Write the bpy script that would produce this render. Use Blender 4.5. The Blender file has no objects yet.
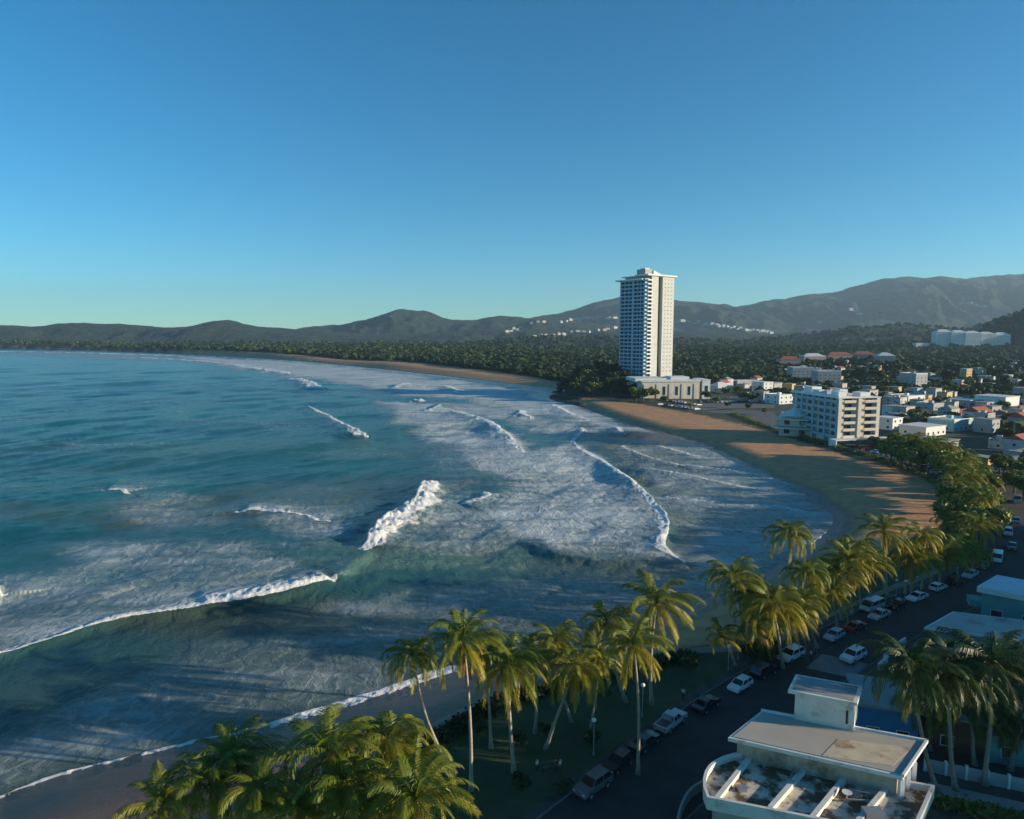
import bpy, math, random
import numpy as np
from mathutils import Vector, Matrix

scene = bpy.context.scene
COL = scene.collection
R = math.radians
random.seed(7)
rng = np.random.default_rng(7)

# ------------------------------------------------------------------ camera numbers (drone, 50 m up)
CAM_H = 50.0
F = 683.0
TH = math.atan(74.5 / F)

def ray(px, py):
    u = (px - 512) / F; v = (409.5 - py) / F
    return (u, math.cos(TH) + v * math.sin(TH), -math.sin(TH) + v * math.cos(TH))

def G(px, py, z=2.5):
    """ground point (x, y) at height z, read off the survey of the photograph"""
    d = ray(px, py); t = (z - CAM_H) / d[2]
    return (d[0] * t, d[1] * t)

def at_y(px, py, y):
    d = ray(px, py); t = y / d[1]
    return (d[0] * t, CAM_H + d[2] * t)          # x, z

# ------------------------------------------------------------------ tags
def tag(o, label=None, cat=None, group=None, kind=None):
    if label: o['label'] = label
    if cat: o['category'] = cat
    if group: o['group'] = group
    if kind: o['kind'] = kind
    return o

def thing(name, label, cat, loc=(0, 0, 0), rotz=0.0, group=None):
    o = bpy.data.objects.new(name, None); COL.objects.link(o)
    o.location = loc; o.rotation_euler = (0, 0, rotz); o.empty_display_size = 0.5
    return tag(o, label, cat, group)

def dup(root, loc, rotz, label=None, group=None, scale=1.0):
    r = root.copy(); COL.objects.link(r); r.location = loc; r.rotation_euler = (0, 0, rotz)
    r.scale = (scale,) * 3 if not isinstance(scale, tuple) else scale
    if label: r['label'] = label
    if group: r['group'] = group
    for ch in list(root.children):
        c = ch.copy(); COL.objects.link(c); c.parent = r
        for g in ch.children:
            d = g.copy(); COL.objects.link(d); d.parent = c
    return r

def link_mesh(name, me, mat=None, parent=None, kind=None):
    if mat is not None and len(me.materials) == 0: me.materials.append(mat)
    o = bpy.data.objects.new(name, me); COL.objects.link(o)
    if parent is not None: o.parent = parent
    if kind: o['kind'] = kind
    return o

def np_mesh(name, verts, faces, smooth=False):
    """verts (n,3), faces (m,k) constant k"""
    me = bpy.data.meshes.new(name)
    verts = np.asarray(verts, dtype=np.float32); faces = np.asarray(faces, dtype=np.int32)
    m, k = faces.shape
    me.vertices.add(len(verts)); me.vertices.foreach_set('co', verts.ravel())
    me.loops.add(m * k); me.loops.foreach_set('vertex_index', faces.ravel())
    me.polygons.add(m)
    me.polygons.foreach_set('loop_start', np.arange(0, m * k, k, dtype=np.int32))
    me.polygons.foreach_set('loop_total', np.full(m, k, dtype=np.int32))
    me.update(calc_edges=True)
    me.polygons.foreach_set('use_smooth', np.full(m, smooth))
    return me

def set_attr(me, name, vals):
    a = me.attributes.new(name, 'FLOAT', 'POINT')
    a.data.foreach_set('value', np.asarray(vals, dtype=np.float32).ravel())

class MB:
    """collects boxes, prisms, tubes into one mesh"""
    def __init__(s): s.v = []; s.f = []; s.sm = False
    def add(s, vs, fs):
        n = len(s.v); s.v += [tuple(v) for v in vs]; s.f += [tuple(i + n for i in f) for f in fs]; return s
    def box(s, x0, x1, y0, y1, z0, z1):
        return s.add([(x0,y0,z0),(x1,y0,z0),(x1,y1,z0),(x0,y1,z0),(x0,y0,z1),(x1,y0,z1),(x1,y1,z1),(x0,y1,z1)],
                     [(3,2,1,0),(4,5,6,7),(0,1,5,4),(1,2,6,5),(2,3,7,6),(3,0,4,7)])
    def prism(s, pts, z0, z1):
        n = len(pts)
        ar = sum(pts[i][0]*pts[(i+1)%n][1]-pts[(i+1)%n][0]*pts[i][1] for i in range(n))
        if ar < 0: pts = pts[::-1]
        a = z0 if isinstance(z0,(list,tuple)) else [z0]*n
        b = z1 if isinstance(z1,(list,tuple)) else [z1]*n
        vs = [(p[0],p[1],a[i]) for i,p in enumerate(pts)] + [(p[0],p[1],b[i]) for i,p in enumerate(pts)]
        fs = [tuple(range(n))[::-1], tuple(range(n,2*n))] + [(i,(i+1)%n,n+(i+1)%n,n+i) for i in range(n)]
        return s.add(vs, fs)
    def bar(s, p, q, w, h):
        """box beam between p and q (top centre line), width w, height h downwards"""
        p = Vector(p); q = Vector(q); d = (q-p); side = Vector((-d.y,d.x,0)).normalized()*w/2
        up = Vector((0,0,h))
        vs = [p-side-up,p+side-up,q+side-up,q-side-up,p-side,p+side,q+side,q-side]
        return s.add(vs, [(3,2,1,0)[::-1],(4,5,6,7)[::-1],(0,1,5,4)[::-1],(1,2,6,5)[::-1],(2,3,7,6)[::-1],(3,0,4,7)[::-1]])
    def tube(s, pts, rad, n=8, cap=True):
        pts = [Vector(p) for p in pts]
        if not isinstance(rad,(list,tuple)): rad = [rad]*len(pts)
        base = len(s.v)
        for i,p in enumerate(pts):
            t = (pts[min(i+1,len(pts)-1)]-pts[max(i-1,0)]).normalized()
            a = t.cross(Vector((0,1,0)) if abs(t.y)<0.9 else Vector((1,0,0))).normalized(); b = t.cross(a)
            for k in range(n):
                an = 2*math.pi*k/n
                s.v.append(tuple(p + a*math.cos(an)*rad[i] + b*math.sin(an)*rad[i]))
        for i in range(len(pts)-1):
            for k in range(n):
                q = base+i*n
                s.f.append((q+k, q+(k+1)%n, q+n+(k+1)%n, q+n+k))
        if cap:
            s.f.append(tuple(base+k for k in range(n))[::-1]); e = base+(len(pts)-1)*n
            s.f.append(tuple(e+k for k in range(n)))
        return s
    def lathe(s, prof, c=(0,0,0), n=12):
        return s.tube([(c[0],c[1],c[2]+z) for r,z in prof],[max(r,0.001) for r,z in prof],n)
    def build(s, name, mat, parent=None, smooth=False, kind=None, bevel=0):
        me = bpy.data.meshes.new(name); me.from_pydata(s.v, [], s.f); me.update()
        if smooth: me.polygons.foreach_set('use_smooth', [True]*len(me.polygons))
        o = link_mesh(name, me, mat, parent, kind)
        if bevel:
            b = o.modifiers.new('bevel','BEVEL'); b.width = bevel; b.segments = 2; b.limit_method='ANGLE'
        return o

# ------------------------------------------------------------------ numpy noise
def _hash(ix, iy, seed):
    h = (ix.astype(np.int64)*374761393 + iy.astype(np.int64)*668265263 + seed*1442695041) & 0x7fffffff
    h = ((h ^ (h >> 13)) * 1274126177) & 0x7fffffff
    return ((h ^ (h >> 16)) & 0xffff) / 65535.0
def vnoise(x, y, seed=0):
    ix = np.floor(x); iy = np.floor(y); fx = x-ix; fy = y-iy
    fx = fx*fx*fx*(fx*(fx*6-15)+10); fy = fy*fy*fy*(fy*(fy*6-15)+10)
    a = _hash(ix,iy,seed); b = _hash(ix+1,iy,seed); c = _hash(ix,iy+1,seed); d = _hash(ix+1,iy+1,seed)
    return (a*(1-fx)+b*fx)*(1-fy)+(c*(1-fx)+d*fx)*fy
def fbm(x, y, seed=0, oct=4):
    s = 0; a = 0.5; t = 0
    for o in range(oct):
        s = s + a*vnoise(x*2**o+17.3*o, y*2**o-9.1*o, seed+o); t += a; a *= 0.5
    return s/t
def ss(a, b, x):
    t = np.clip((x-a)/(b-a), 0, 1); return t*t*(3-2*t)

def seg_dist(x, y, pts):
    """distance to polyline, signed side (+ = left of travel), parameter 0..1 along it"""
    best = np.full(x.shape, 1e12); side = np.zeros(x.shape); par = np.zeros(x.shape)
    P = np.array(pts, float); L = np.hypot(*(P[1:]-P[:-1]).T); cum = np.concatenate([[0],np.cumsum(L)]); tot = cum[-1]
    for i in range(len(P)-1):
        ax, ay = P[i]; dx, dy = P[i+1]-P[i]; l2 = dx*dx+dy*dy
        t = np.clip(((x-ax)*dx+(y-ay)*dy)/l2, 0, 1)
        ex = x-ax-t*dx; ey = y-ay-t*dy; d = ex*ex+ey*ey
        m = d < best
        best = np.where(m, d, best); side = np.where(m, np.sign(dx*ey-dy*ex), side)
        par = np.where(m, (cum[i]+t*L[i])/tot, par)
    return np.sqrt(best), side, par
def inside(x, y, poly):
    r = np.zeros(x.shape, bool); n = len(poly)
    for i in range(n):
        x0,y0 = poly[i]; x1,y1 = poly[(i+1)%n]
        if y0 == y1: continue
        c = ((y0 > y) != (y1 > y)) & (x < (x1-x0)*(y-y0)/(y1-y0)+x0)
        r ^= c
    return r
def poly_sd(x, y, poly):
    d,_,_ = seg_dist(x, y, list(poly)+[poly[0]])
    return np.where(inside(x,y,poly), d, -d)
def smooth_line(pts, n=2):
    for _ in range(n):
        q = [pts[0]]
        for a,b in zip(pts[:-1],pts[1:]):
            q += [(a[0]*.75+b[0]*.25,a[1]*.75+b[1]*.25),(a[0]*.25+b[0]*.75,a[1]*.25+b[1]*.75)]
        pts = q+[pts[-1]]
    return pts

# ------------------------------------------------------------------ material helpers
def mat(name):
    m = bpy.data.materials.new(name); m.use_nodes = True
    nt = m.node_tree; b = nt.nodes['Principled BSDF']
    return m, nt, b
def N(nt, t, **kw):
    n = nt.nodes.new(t)
    for k,v in kw.items():
        if k in n.inputs.keys() if isinstance(k,str) else False: n.inputs[k].default_value = v
        else: setattr(n, k, v)
    return n
def ramp(nt, fac, stops, interp='LINEAR'):
    r = nt.nodes.new('ShaderNodeValToRGB'); r.color_ramp.interpolation = interp
    e = r.color_ramp.elements
    while len(e) < len(stops): e.new(0.5)
    for i,(p,c) in enumerate(stops):
        e[i].position = p; e[i].color = (*c,1) if len(c)==3 else c
    nt.links.new(fac, r.inputs['Fac']); return r.outputs['Color']
def noise(nt, vec, scale, detail=4, rough=0.55, dist=0.0):
    n = nt.nodes.new('ShaderNodeTexNoise'); n.inputs['Scale'].default_value = scale
    n.inputs['Detail'].default_value = detail; n.inputs['Roughness'].default_value = rough
    n.inputs['Distortion'].default_value = dist
    if vec is not None: nt.links.new(vec, n.inputs['Vector'])
    return n.outputs['Fac']
def objco(nt, scale=(1,1,1), geo=False):
    t = nt.nodes.new('ShaderNodeTexCoord') if not geo else nt.nodes.new('ShaderNodeNewGeometry')
    mp = nt.nodes.new('ShaderNodeMapping'); mp.inputs['Scale'].default_value = scale
    nt.links.new(t.outputs['Object' if not geo else 'Position'], mp.inputs['Vector']); return mp.outputs['Vector']
def math_(nt, op, a, b=None, clamp=False):
    n = nt.nodes.new('ShaderNodeMath'); n.operation = op; n.use_clamp = clamp
    for i,v in enumerate((a,b)):
        if v is None: continue
        if isinstance(v,(int,float)): n.inputs[i].default_value = v
        else: nt.links.new(v, n.inputs[i])
    return n.outputs[0]
def mixc(nt, f, a, b, blend='MIX'):
    n = nt.nodes.new('ShaderNodeMix'); n.data_type = 'RGBA'; n.blend_type = blend
    if isinstance(f,(int,float)): n.inputs[0].default_value = f
    else: nt.links.new(f, n.inputs[0])
    for i,v in ((6,a),(7,b)):
        if isinstance(v,(tuple,list)): n.inputs[i].default_value = (*v,1) if len(v)==3 else v
        else: nt.links.new(v, n.inputs[i])
    return n.outputs[2]
def attr(nt, name):
    n = nt.nodes.new('ShaderNodeAttribute'); n.attribute_name = name; return n.outputs['Fac']
def bump(nt, b, h, strength, dist):
    n = nt.nodes.new('ShaderNodeBump'); n.inputs['Strength'].default_value = strength; n.inputs['Distance'].default_value = dist
    nt.links.new(h, n.inputs['Height']); nt.links.new(n.outputs['Normal'], b.inputs['Normal']); return n

def plaster(name, c, var=0.12, rough=0.8, scale=0.8, stain=None, stain_scale=0.25, stain_at=(0.5,0.62)):
    m,nt,b = mat(name); v = objco(nt)
    n1 = noise(nt, v, scale, 5)
    c0 = tuple(x*(1-var) for x in c); c1 = tuple(min(x*(1+var),0.9) for x in c)
    col = ramp(nt, n1, [(0.3,c0),(0.7,c1)])
    if stain:
        n2 = noise(nt, v, stain_scale, 6, 0.6)
        f = ramp(nt, n2, [(stain_at[0],(0,0,0)),(stain_at[1],(1,1,1))])
        col = mixc(nt, f, col, stain)
    nt.links.new(col, b.inputs['Base Color']); b.inputs['Roughness'].default_value = rough
    bump(nt, b, noise(nt, v, 6, 4), 0.15, 0.02)
    return m
def plain(name, c, rough=0.5, metal=0.0, var=0.06):
    m,nt,b = mat(name)
    col = ramp(nt, noise(nt, objco(nt), 2.0, 3), [(0.3,tuple(x*(1-var) for x in c)),(0.7,tuple(min(1,x*(1+var)) for x in c))])
    nt.links.new(col, b.inputs['Base Color'])
    b.inputs['Roughness'].default_value = rough; b.inputs['Metallic'].default_value = metal
    return m
def glass_mat(name, c=(0.02,0.035,0.05), rough=0.08):
    m,nt,b = mat(name); b.inputs['Roughness'].default_value = rough
    col = ramp(nt, noise(nt, objco(nt), 0.6, 2), [(0.35,c),(0.7,tuple(x*1.8 for x in c))])
    nt.links.new(col, b.inputs['Base Color']); b.inputs['Specular IOR Level'].default_value = 0.6
    return m

# ================================================================== COASTLINE, TERRAIN
SHORE_PX = [(0,797),(80,768),(180,745),(290,722),(400,690),(450,672),(560,650),(640,628),(700,602),(735,588),(790,560),
            (836,525),(826,508),(800,490),(760,475),(700,445),(640,428),(600,415),(580,406),(560,402),(545,400),(556,395),(574,391.5),(545,388),
            (480,380),(400,371),(300,361),(200,355),(100,351),(0,349)]
SHORE = [(-420,-60),(-160,34)] + smooth_line([G(px,py,0) for px,py in SHORE_PX],2) + [(-2700,2850),(-4200,3300),(-9000,3900)]
LAND = SHORE + [(-9000,14000),(14000,14000),(14000,-3000),(-420,-3000)]

SAND_TOP_PX = [(380,757),(450,722),(500,696),(560,681),(640,661),(700,646),(760,636),(826,600),(862,565),(905,545),(948,528),(948,492),(915,472),(850,456),
               (800,441),(760,428),(700,415),(640,404),(598,400)]
SAND_NEAR = [(-420,-60),(-160,34)] + [G(px,py,0) for px,py in SHORE_PX[:20]] + [G(px,py) for px,py in SAND_TOP_PX[::-1]] + [(-45,52),(-160,0),(-420,-120)]
SAND_FAR = [G(px,py,0) for px,py in [(560,391),(545,389),(480,381),(400,372),(300,362),(200,356),(100,352),(0,350)]] + \
           [G(px,py) for px,py in [(0,349.3),(100,350.5),(200,353.5),(300,358),(380,363),(425,366.5),(480,371),(530,377),(572,385)]]
LAWN_FAR = [G(*p) for p in [(735,414),(770,429),(850,452),(905,472),(945,492),(958,485),(915,462),(860,446),(800,432),(760,420),(735,409)]]

RIDGES = []   # (distance, front width, back width, [(px,py)...] crest line)
RIDGES.append((7000, 2300, 2500, [(-500,330),(-200,326),(0,327),(300,330),(420,326),(520,320),(560,313),(590,304),(615,298),(640,300),(672,300),(700,303),(730,307),(760,301),(800,296),(830,292),(850,287),(870,282),(890,279),(930,278),(960,279),(990,276),(1024,273),(1100,270),(1300,285),(1600,300)]))
RIDGES.append((5200, 1300, 1500, [(-600,330),(290,331),(330,325),(350,323),(380,315),(405,308),(425,310),(445,318),(480,319),(500,316),(530,317),(560,319),(600,325),(680,333),(760,338),(1400,338)]))
RIDGES.append((3900, 800, 1200, [(-700,326),(-100,324),(0,324),(30,325),(80,321),(140,324),(180,325),(225,319),(262,326),(310,329),(370,333),(430,331),(500,326),(560,328),(640,331),(700,330),(760,333),(800,331),(860,327),(950,328),(1024,322),(1200,315),(1500,320)]))
RIDGES.append((2500, 480, 700, [(-700,341),(470,341),(540,336),(600,335),(680,338),(740,340),(800,334),(860,326),(900,323),(940,325),(985,329),(1010,316),(1040,308),(1100,300),(1400,310)]))
RIDGES.append((1750, 260, 330, [(-700,350),(820,350),(870,344),(910,341),(990,341),(1010,318),(1035,305),(1100,300),(1300,310)]))

TOWER_XY = at_y(645, 383, 560)[0], 560.0
def ground_z(x, y):
    x = np.asarray(x, float); y = np.asarray(y, float)
    z = np.full(x.shape, 2.5)
    # gentle relief inland
    far = ss(560, 1100, y)
    z = z + far*(8*fbm(x/260, y/260, 3, 3) + 6*ss(900,2200,y))
    # headland under the wood beside the tower
    z = z + 15*np.exp(-(((x-80)/40)**2+((y-585)/52)**2)) * ss(22, 56, x)
    # ridges
    rz = np.zeros(x.shape)
    for k,(D,wf,wb,crest) in enumerate(RIDGES):
        wob = 260*(fbm(x/900, y/2200+k*7.7, 20+k, 3)-0.5)*D/4000
        cx = np.array([(p[0]-512)/F*D for p in crest]); cz = np.array([CAM_H+(335-p[1])/F*D for p in crest])
        H = np.interp(x, cx, cz)-8
        s = (y+wob-D)
        prof = np.where(s < 0, 1-ss(0, 1, -s/wf), 1-ss(0,1,s/wb))
        sp = 1-np.abs(2*fbm(x/(D*0.045), y/(D*0.09), 40+k, 4)-1)          # spurs and gullies
        n = 0.78+0.80*(sp-0.55)*np.clip(1.5-prof*1.2,0,1)*1.5
        hz = H*prof**0.9*(n*(1-prof**4)+prof**4)*(1+0.05*(fbm(x/(D*.02),y/(D*.02),60+k,3)-.5))
        rz = np.maximum(rz, hz)
    rough = 10*ss(1400,2600,y)*(fbm(x/120,y/120,77,4)-0.5)
    rough = rough + 40*ss(2600,5200,y)*(fbm(x/170,y/260,78,4)-0.5)
    z = np.maximum(z, rz+rough)
    # unseen rise on the right, added and shaped to shade the foreground
    z = z + SHADE_RISE_H*ss(120, 240, x - 0.75*np.clip(y-60,-20,400))*ss(-260,-120,y)*(1-ss(95,235,y))
    return z
SHADE_RISE_H = 44.5

def shore_sd(x, y):
    d,_,_ = seg_dist(x, y, SHORE)
    return np.where(inside(x,y,LAND), d, -d)

def full_z(x, y, d):
    g = ground_z(x, y)
    w = np.where(y < 620, 14.0, 30.0)
    b = ss(-0.15, 1.0, np.clip(d,-6,60)/w)*1.0
    b0 = ss(-0.15,1.0,0.0)
    z = np.where(d > -4, (b-b0)/(1-b0), -1.0)
    return np.where(z > 0, z*g, z*6.0 - 0.15*np.clip(-d-4,0,20))

def build_ground():
    rows = []
    for py in list(np.arange(940, 405, -1.0))+list(np.arange(405,345.2,-0.45)):
        rows.append(G(512, py)[1])
    y = rows[-1]
    rows = [14,20,26,32,38] + [r for r in rows if r > 42]
    ys = np.array(rows); far = np.geomspace(ys[-1]*1.01, 10800, 210); ys = np.concatenate([ys, far])
    ci = np.linspace(-0.80, 0.80, 640); s = np.linspace(0, 1, 62)[1:]
    X = ci[None,:]*ys[:,None]
    Rr = 0.80*ys[:,None] + (s**1.4)[None,:]*(420+0.32*ys[:,None])
    X = np.concatenate([-Rr[:,::-1], X, Rr], axis=1)
    Y = np.repeat(ys[:,None], X.shape[1], axis=1)
    d = shore_sd(X, Y)
    Z = full_z(X, Y, d)
    nr, nc = X.shape
    idx = np.arange(nr*nc).reshape(nr,nc)
    f = np.stack([idx[:-1,:-1], idx[:-1,1:], idx[1:,1:], idx[1:,:-1]], -1).reshape(-1,4)
    dd = d.ravel(); keep = (dd[f].max(1) > -25)
    f = f[keep]
    me = np_mesh('ground', np.stack([X.ravel(),Y.ravel(),Z.ravel()],1), f, True)
    sand = ss(-1.5, 1.5, poly_sd(X,Y,SAND_NEAR)+1.6*(fbm(X/5,Y/5,5)-.5)*np.clip(Y/140,1,3))
    sf = ss(-6, 6, poly_sd(X,Y,SAND_FAR)); sand = np.maximum(sand, sf)
    sand = np.maximum(sand, 1-ss(2,5,d))
    lawn = ss(-1,1,poly_sd(X,Y,LAWN_FAR))
    near = (1-ss(150,210,Y))*(1-sand)
    grass = np.maximum(lawn, near*ss(-60,60,X*0+50))
    urb = inside(X,Y,[G(*p) for p in [(640,405),(760,428),(905,470),(960,500),(1300,560),(1300,372),(760,372),(700,380)]]).astype(float)
    damp = (1-ss(0,30,X))*(1-ss(100,130,Y)); set_attr(me,'damp',damp)
    set_attr(me,'shore',d); set_attr(me,'sand',sand); set_attr(me,'grass',np.clip(grass,0,1)); set_attr(me,'town',urb)
    m,nt,b = mat('ground_cover')
    P = objco(nt)
    sA = attr(nt,'sand'); gA = attr(nt,'grass'); tA = attr(nt,'town'); dA = attr(nt,'shore')
    scol = ramp(nt, noise(nt,P,0.25,6,0.6), [(0.3,(0.40,0.19,0.085)),(0.55,(0.53,0.27,0.125)),(0.75,(0.62,0.35,0.18))])
    wet = ramp(nt, math_(nt,'ADD',dA, math_(nt,'MULTIPLY',noise(nt,P,0.12,3),5.0)), [(0.0,(1,1,1)),(1.0,(0,0,0))])
    wr = nt.nodes.new('ShaderNodeMapRange'); nt.links.new(math_(nt,'ADD',dA,math_(nt,'MULTIPLY',noise(nt,P,0.12,3),6.0)), wr.inputs[0])
    wr.inputs[1].default_value=5.0; wr.inputs[2].default_value=9.0; wr.inputs[3].default_value=1; wr.inputs[4].default_value=0
    wet = math_(nt,'MAXIMUM',wr.outputs[0],math_(nt,'MULTIPLY',attr(nt,'damp'),0.82))
    scol = mixc(nt, wet, scol, (0.060,0.040,0.034))
    seaweed = ramp(nt, noise(nt,P,0.5,6,0.7), [(0.60,(0,0,0)),(0.68,(1,1,1))])
    scol = mixc(nt, math_(nt,'MULTIPLY',seaweed,0.35), scol, (0.10,0.06,0.035))
    gcol = ramp(nt, noise(nt,P,0.12,6,0.65), [(0.3,(0.018,0.036,0.010)),(0.5,(0.038,0.064,0.017)),(0.72,(0.085,0.082,0.032))])
    wood = ramp(nt, noise(nt,P,0.02,9,0.72), [(0.40,(0.005,0.016,0.009)),(0.50,(0.013,0.032,0.016)),(0.59,(0.028,0.052,0.022)),(0.68,(0.070,0.090,0.036))])
    base = mixc(nt, gA, wood, gcol)
    tcol = ramp(nt, noise(nt,P,0.06,6,0.7), [(0.42,(0.025,0.045,0.018)),(0.58,(0.050,0.062,0.032)),(0.70,(0.11,0.095,0.07))])
    base = mixc(nt, math_(nt,'MULTIPLY',tA,math_(nt,'SUBTRACT',1.0,gA)), base, tcol)
    base = mixc(nt, sA, base, scol)
    nt.links.new(base, b.inputs['Base Color'])
    rg = math_(nt,'SUBTRACT',0.92, math_(nt,'MULTIPLY',math_(nt,'MULTIPLY',wet,sA),0.72))
    nt.links.new(rg, b.inputs['Roughness'])
    # tree-crown scale relief on the far woods, sand ripples near
    h1 = noise(nt, objco(nt,(1,1,1)), 0.085, 6, 0.7)
    vo = nt.nodes.new('ShaderNodeTexVoronoi'); vo.inputs['Scale'].default_value = 0.07; nt.links.new(P, vo.inputs['Vector'])
    hh = math_(nt,'MULTIPLY', math_(nt,'SUBTRACT',h1,math_(nt,'MULTIPLY',vo.outputs['Distance'],0.6)), math_(nt,'SUBTRACT',1.0,math_(nt,'MAXIMUM',sA,math_(nt,'MAXIMUM',gA,tA))))
    hh = math_(nt,'ADD', math_(nt,'MULTIPLY',hh,24.0), math_(nt,'MULTIPLY',noise(nt,P,0.9,7,0.75), 0.30))
    bump(nt, b, hh, 0.8, 1.0)
    link_mesh('ground', me, m, kind='structure')
build_ground()

# ================================================================== SEA
def gp(l): return [G(px,py,0) for px,py in l]
# crest lines: pts, shoreward side sign (+1 = left of travel), height, back width, foam width, trail length, raggedness
WAVES = [
 (gp([(190,612),(230,606),(270,599),(300,592),(334,582)]), -1, 1.6, 5.0, 4.2, 12, 0.5),
 (gp([(690,466),(740,471),(800,486)]), 1, 0.2, 3, 0.4, 5, 1.2),
 (gp([(650,498),(700,502),(770,506),(815,514)]), 1, 0.2, 3, 0.35, 6, 1.4),
 (gp([(690,528),(740,530),(800,540)]), 1, 0.2, 3, 0.3, 5, 1.4),
 (gp([(620,446),(660,462),(720,470)]), 1, 0.3, 4, 0.5, 7, 1.4),
 (gp([(630,416),(660,426),(700,436),(730,452)]), 1, 0.25, 4, 0.5, 6, 1.6),
 (gp([(-90,690),(0,661),(60,640),(120,622),(200,611),(270,600),(332,583)]), -1, 1.3, 5.0, 1.7, 20, 0.22),
 (gp([(332,583),(350,570),(372,556)]), -1, 1.5, 5.0, 0, 2, 0.3),
 (gp([(362,552),(377,535),(402,514),(420,500),(428,486)]), 1, 2.9, 4.5, 7.0, 10, 1.0),
 (gp([(574,446),(600,461),(622,475),(641,490),(656,506),(668,520),(666,532),(660,546),(672,556),(682,563)]), 1, 0.9, 4, 2.4, 26, 0.5),
 (gp([(455,412),(490,422),(508,436),(518,448),(523,453)]), 1, 1.3, 6, 4.0, 30, 0.9),
 (gp([(305,407),(322,415),(338,424),(352,431),(364,437)]), 1, 1.9, 9, 1.5, 3, 0.8),
 (gp([(352,431),(358,434),(365,438)]), 1, 2.2, 7, 4.5, 3, 1.2),
 (gp([(296,379),(308,382),(318,387),(324,390)]), 1, 2.2, 14, 10, 16, 3),
 (gp([(396,388),(400,386),(404,384.5)]), 1, 2.0, 12, 7, 10, 3),
 (gp([(412,402),(420,400),(424,402)]), 1, 1.6, 8, 6, 8, 2),
 (gp([(428,412),(436,408),(440,405)]), 1, 1.4, 6, 4, 8, 2),
 (gp([(445,386),(452,390),(456,393)]), 1, 1.2, 8, 3.5, 6, 2),
 (gp([(520,411),(526,416),(530,419)]), 1, 1.2, 6, 3, 6, 2),
 (gp([(552,404),(570,414),(590,421)]), 1, 0.7, 5, 1.6, 10, 1.2),
 (gp([(570,431),(586,428),(578,437),(573,445)]), 1, 0.8, 4, 1.6, 4, 1.0),
 (gp([(618,428),(623,433),(626,434)]), 1, 0.7, 4, 2.2, 6, 1.5),
 (gp([(655,446),(672,450),(690,456),(705,458)]), 1, 0.5, 4, 1.1, 7, 1.0),
 (gp([(640,468),(690,476),(735,486),(772,492)]), 1, 0.35, 4, 0.6, 5, 1.0),
 (gp([(460,506),(478,503),(486,494)]), 1, 1.0, 5, 1.8, 8, 1.4),
 (gp([(522,540),(552,553),(590,562),(630,562),(668,556)]), -1, 0.5, 5, 0, 10, 0.8),
 (gp([(105,491),(122,490),(130,493)]), -1, 0.8, 6, 1.2, 12, 0.9),
 (gp([(238,512),(262,510),(292,514),(330,524)]), -1, 0.7, 6, 1.2, 14, 1.0),
 (gp([(-40,602),(-15,600),(3,597)]), -1, 1.5, 5, 2.5, 8, 1.0),
 (gp([(120,357),(200,361),(222,364)]), -1, 1.0, 16, 8, 30, 4),
 (gp([(222,364),(262,370),(290,374)]), -1, 1.2, 16, 10, 40, 5),
 (gp([(-100,352),(0,351.3),(100,353.5),(180,356)]), -1, 1.0, 25, 14, 60, 6),
]
FOAMS = [
 ([(470,432),(520,455),(572,447),(600,464),(640,492),(664,520),(658,548),(672,560),(600,562),(545,550),(505,528),(490,500),(500,478),(470,470),(455,452)], 0.70),
 ([(385,402),(430,404),(480,415),(512,436),(522,453),(490,452),(440,440),(405,425)], 0.76),
 ([(560,500),(640,505),(662,520),(640,540),(560,530)], 0.74),
 ([(180,356),(300,362),(400,373),(470,383),(520,388),(540,401),(585,410),(640,430),(600,428),(560,420),(500,406),(420,396),(380,390),(320,380),(260,372),(200,362)], 0.85),
 ([(430,402),(500,408),(560,420),(590,432),(560,436),(520,428),(470,414)], 0.68),
 ([(0,577),(50,572),(120,560),(160,545),(230,548),(300,565),(332,582),(200,606),(120,618),(60,636),(0,656)], 0.43),
 ([(150,590),(240,578),(325,580),(270,596),(200,606),(140,612)], 0.60),
 ([(-60,600),(60,575),(60,600),(-20,640)], 0.52),
 ([(0,745),(90,690),(200,640),(330,632),(470,650),(450,668),(400,684),(290,716),(180,740),(80,762),(0,790),(-80,800)], 0.40),
 ([(240,508),(290,512),(345,528),(350,540),(300,538),(262,524)], 0.56),
 ([(100,488),(160,490),(240,520),(180,525),(110,505)], 0.40),
 ([(70,545),(110,543),(240,548),(200,560),(90,565)], 0.50),
 ([(425,500),(470,500),(520,512),(545,548),(470,560),(400,556),(390,540)], 0.42),
 ([(436,440),(500,455),(480,480),(500,520),(440,500),(425,470)], 0.33),
 ([(640,440),(720,452),(790,486),(826,508),(836,525),(780,560),(735,588),(690,600),(690,560),(672,520),(650,480),(600,440)], 0.47),
 ([(640,440),(680,446),(700,460),(650,462)], 0.46),
 ([(330,600),(520,575),(690,575),(690,600),(560,645),(450,660),(330,640)], 0.33),
 ([(0,351),(150,354),(220,360),(130,361),(0,354)], 0.45),
]
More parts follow.
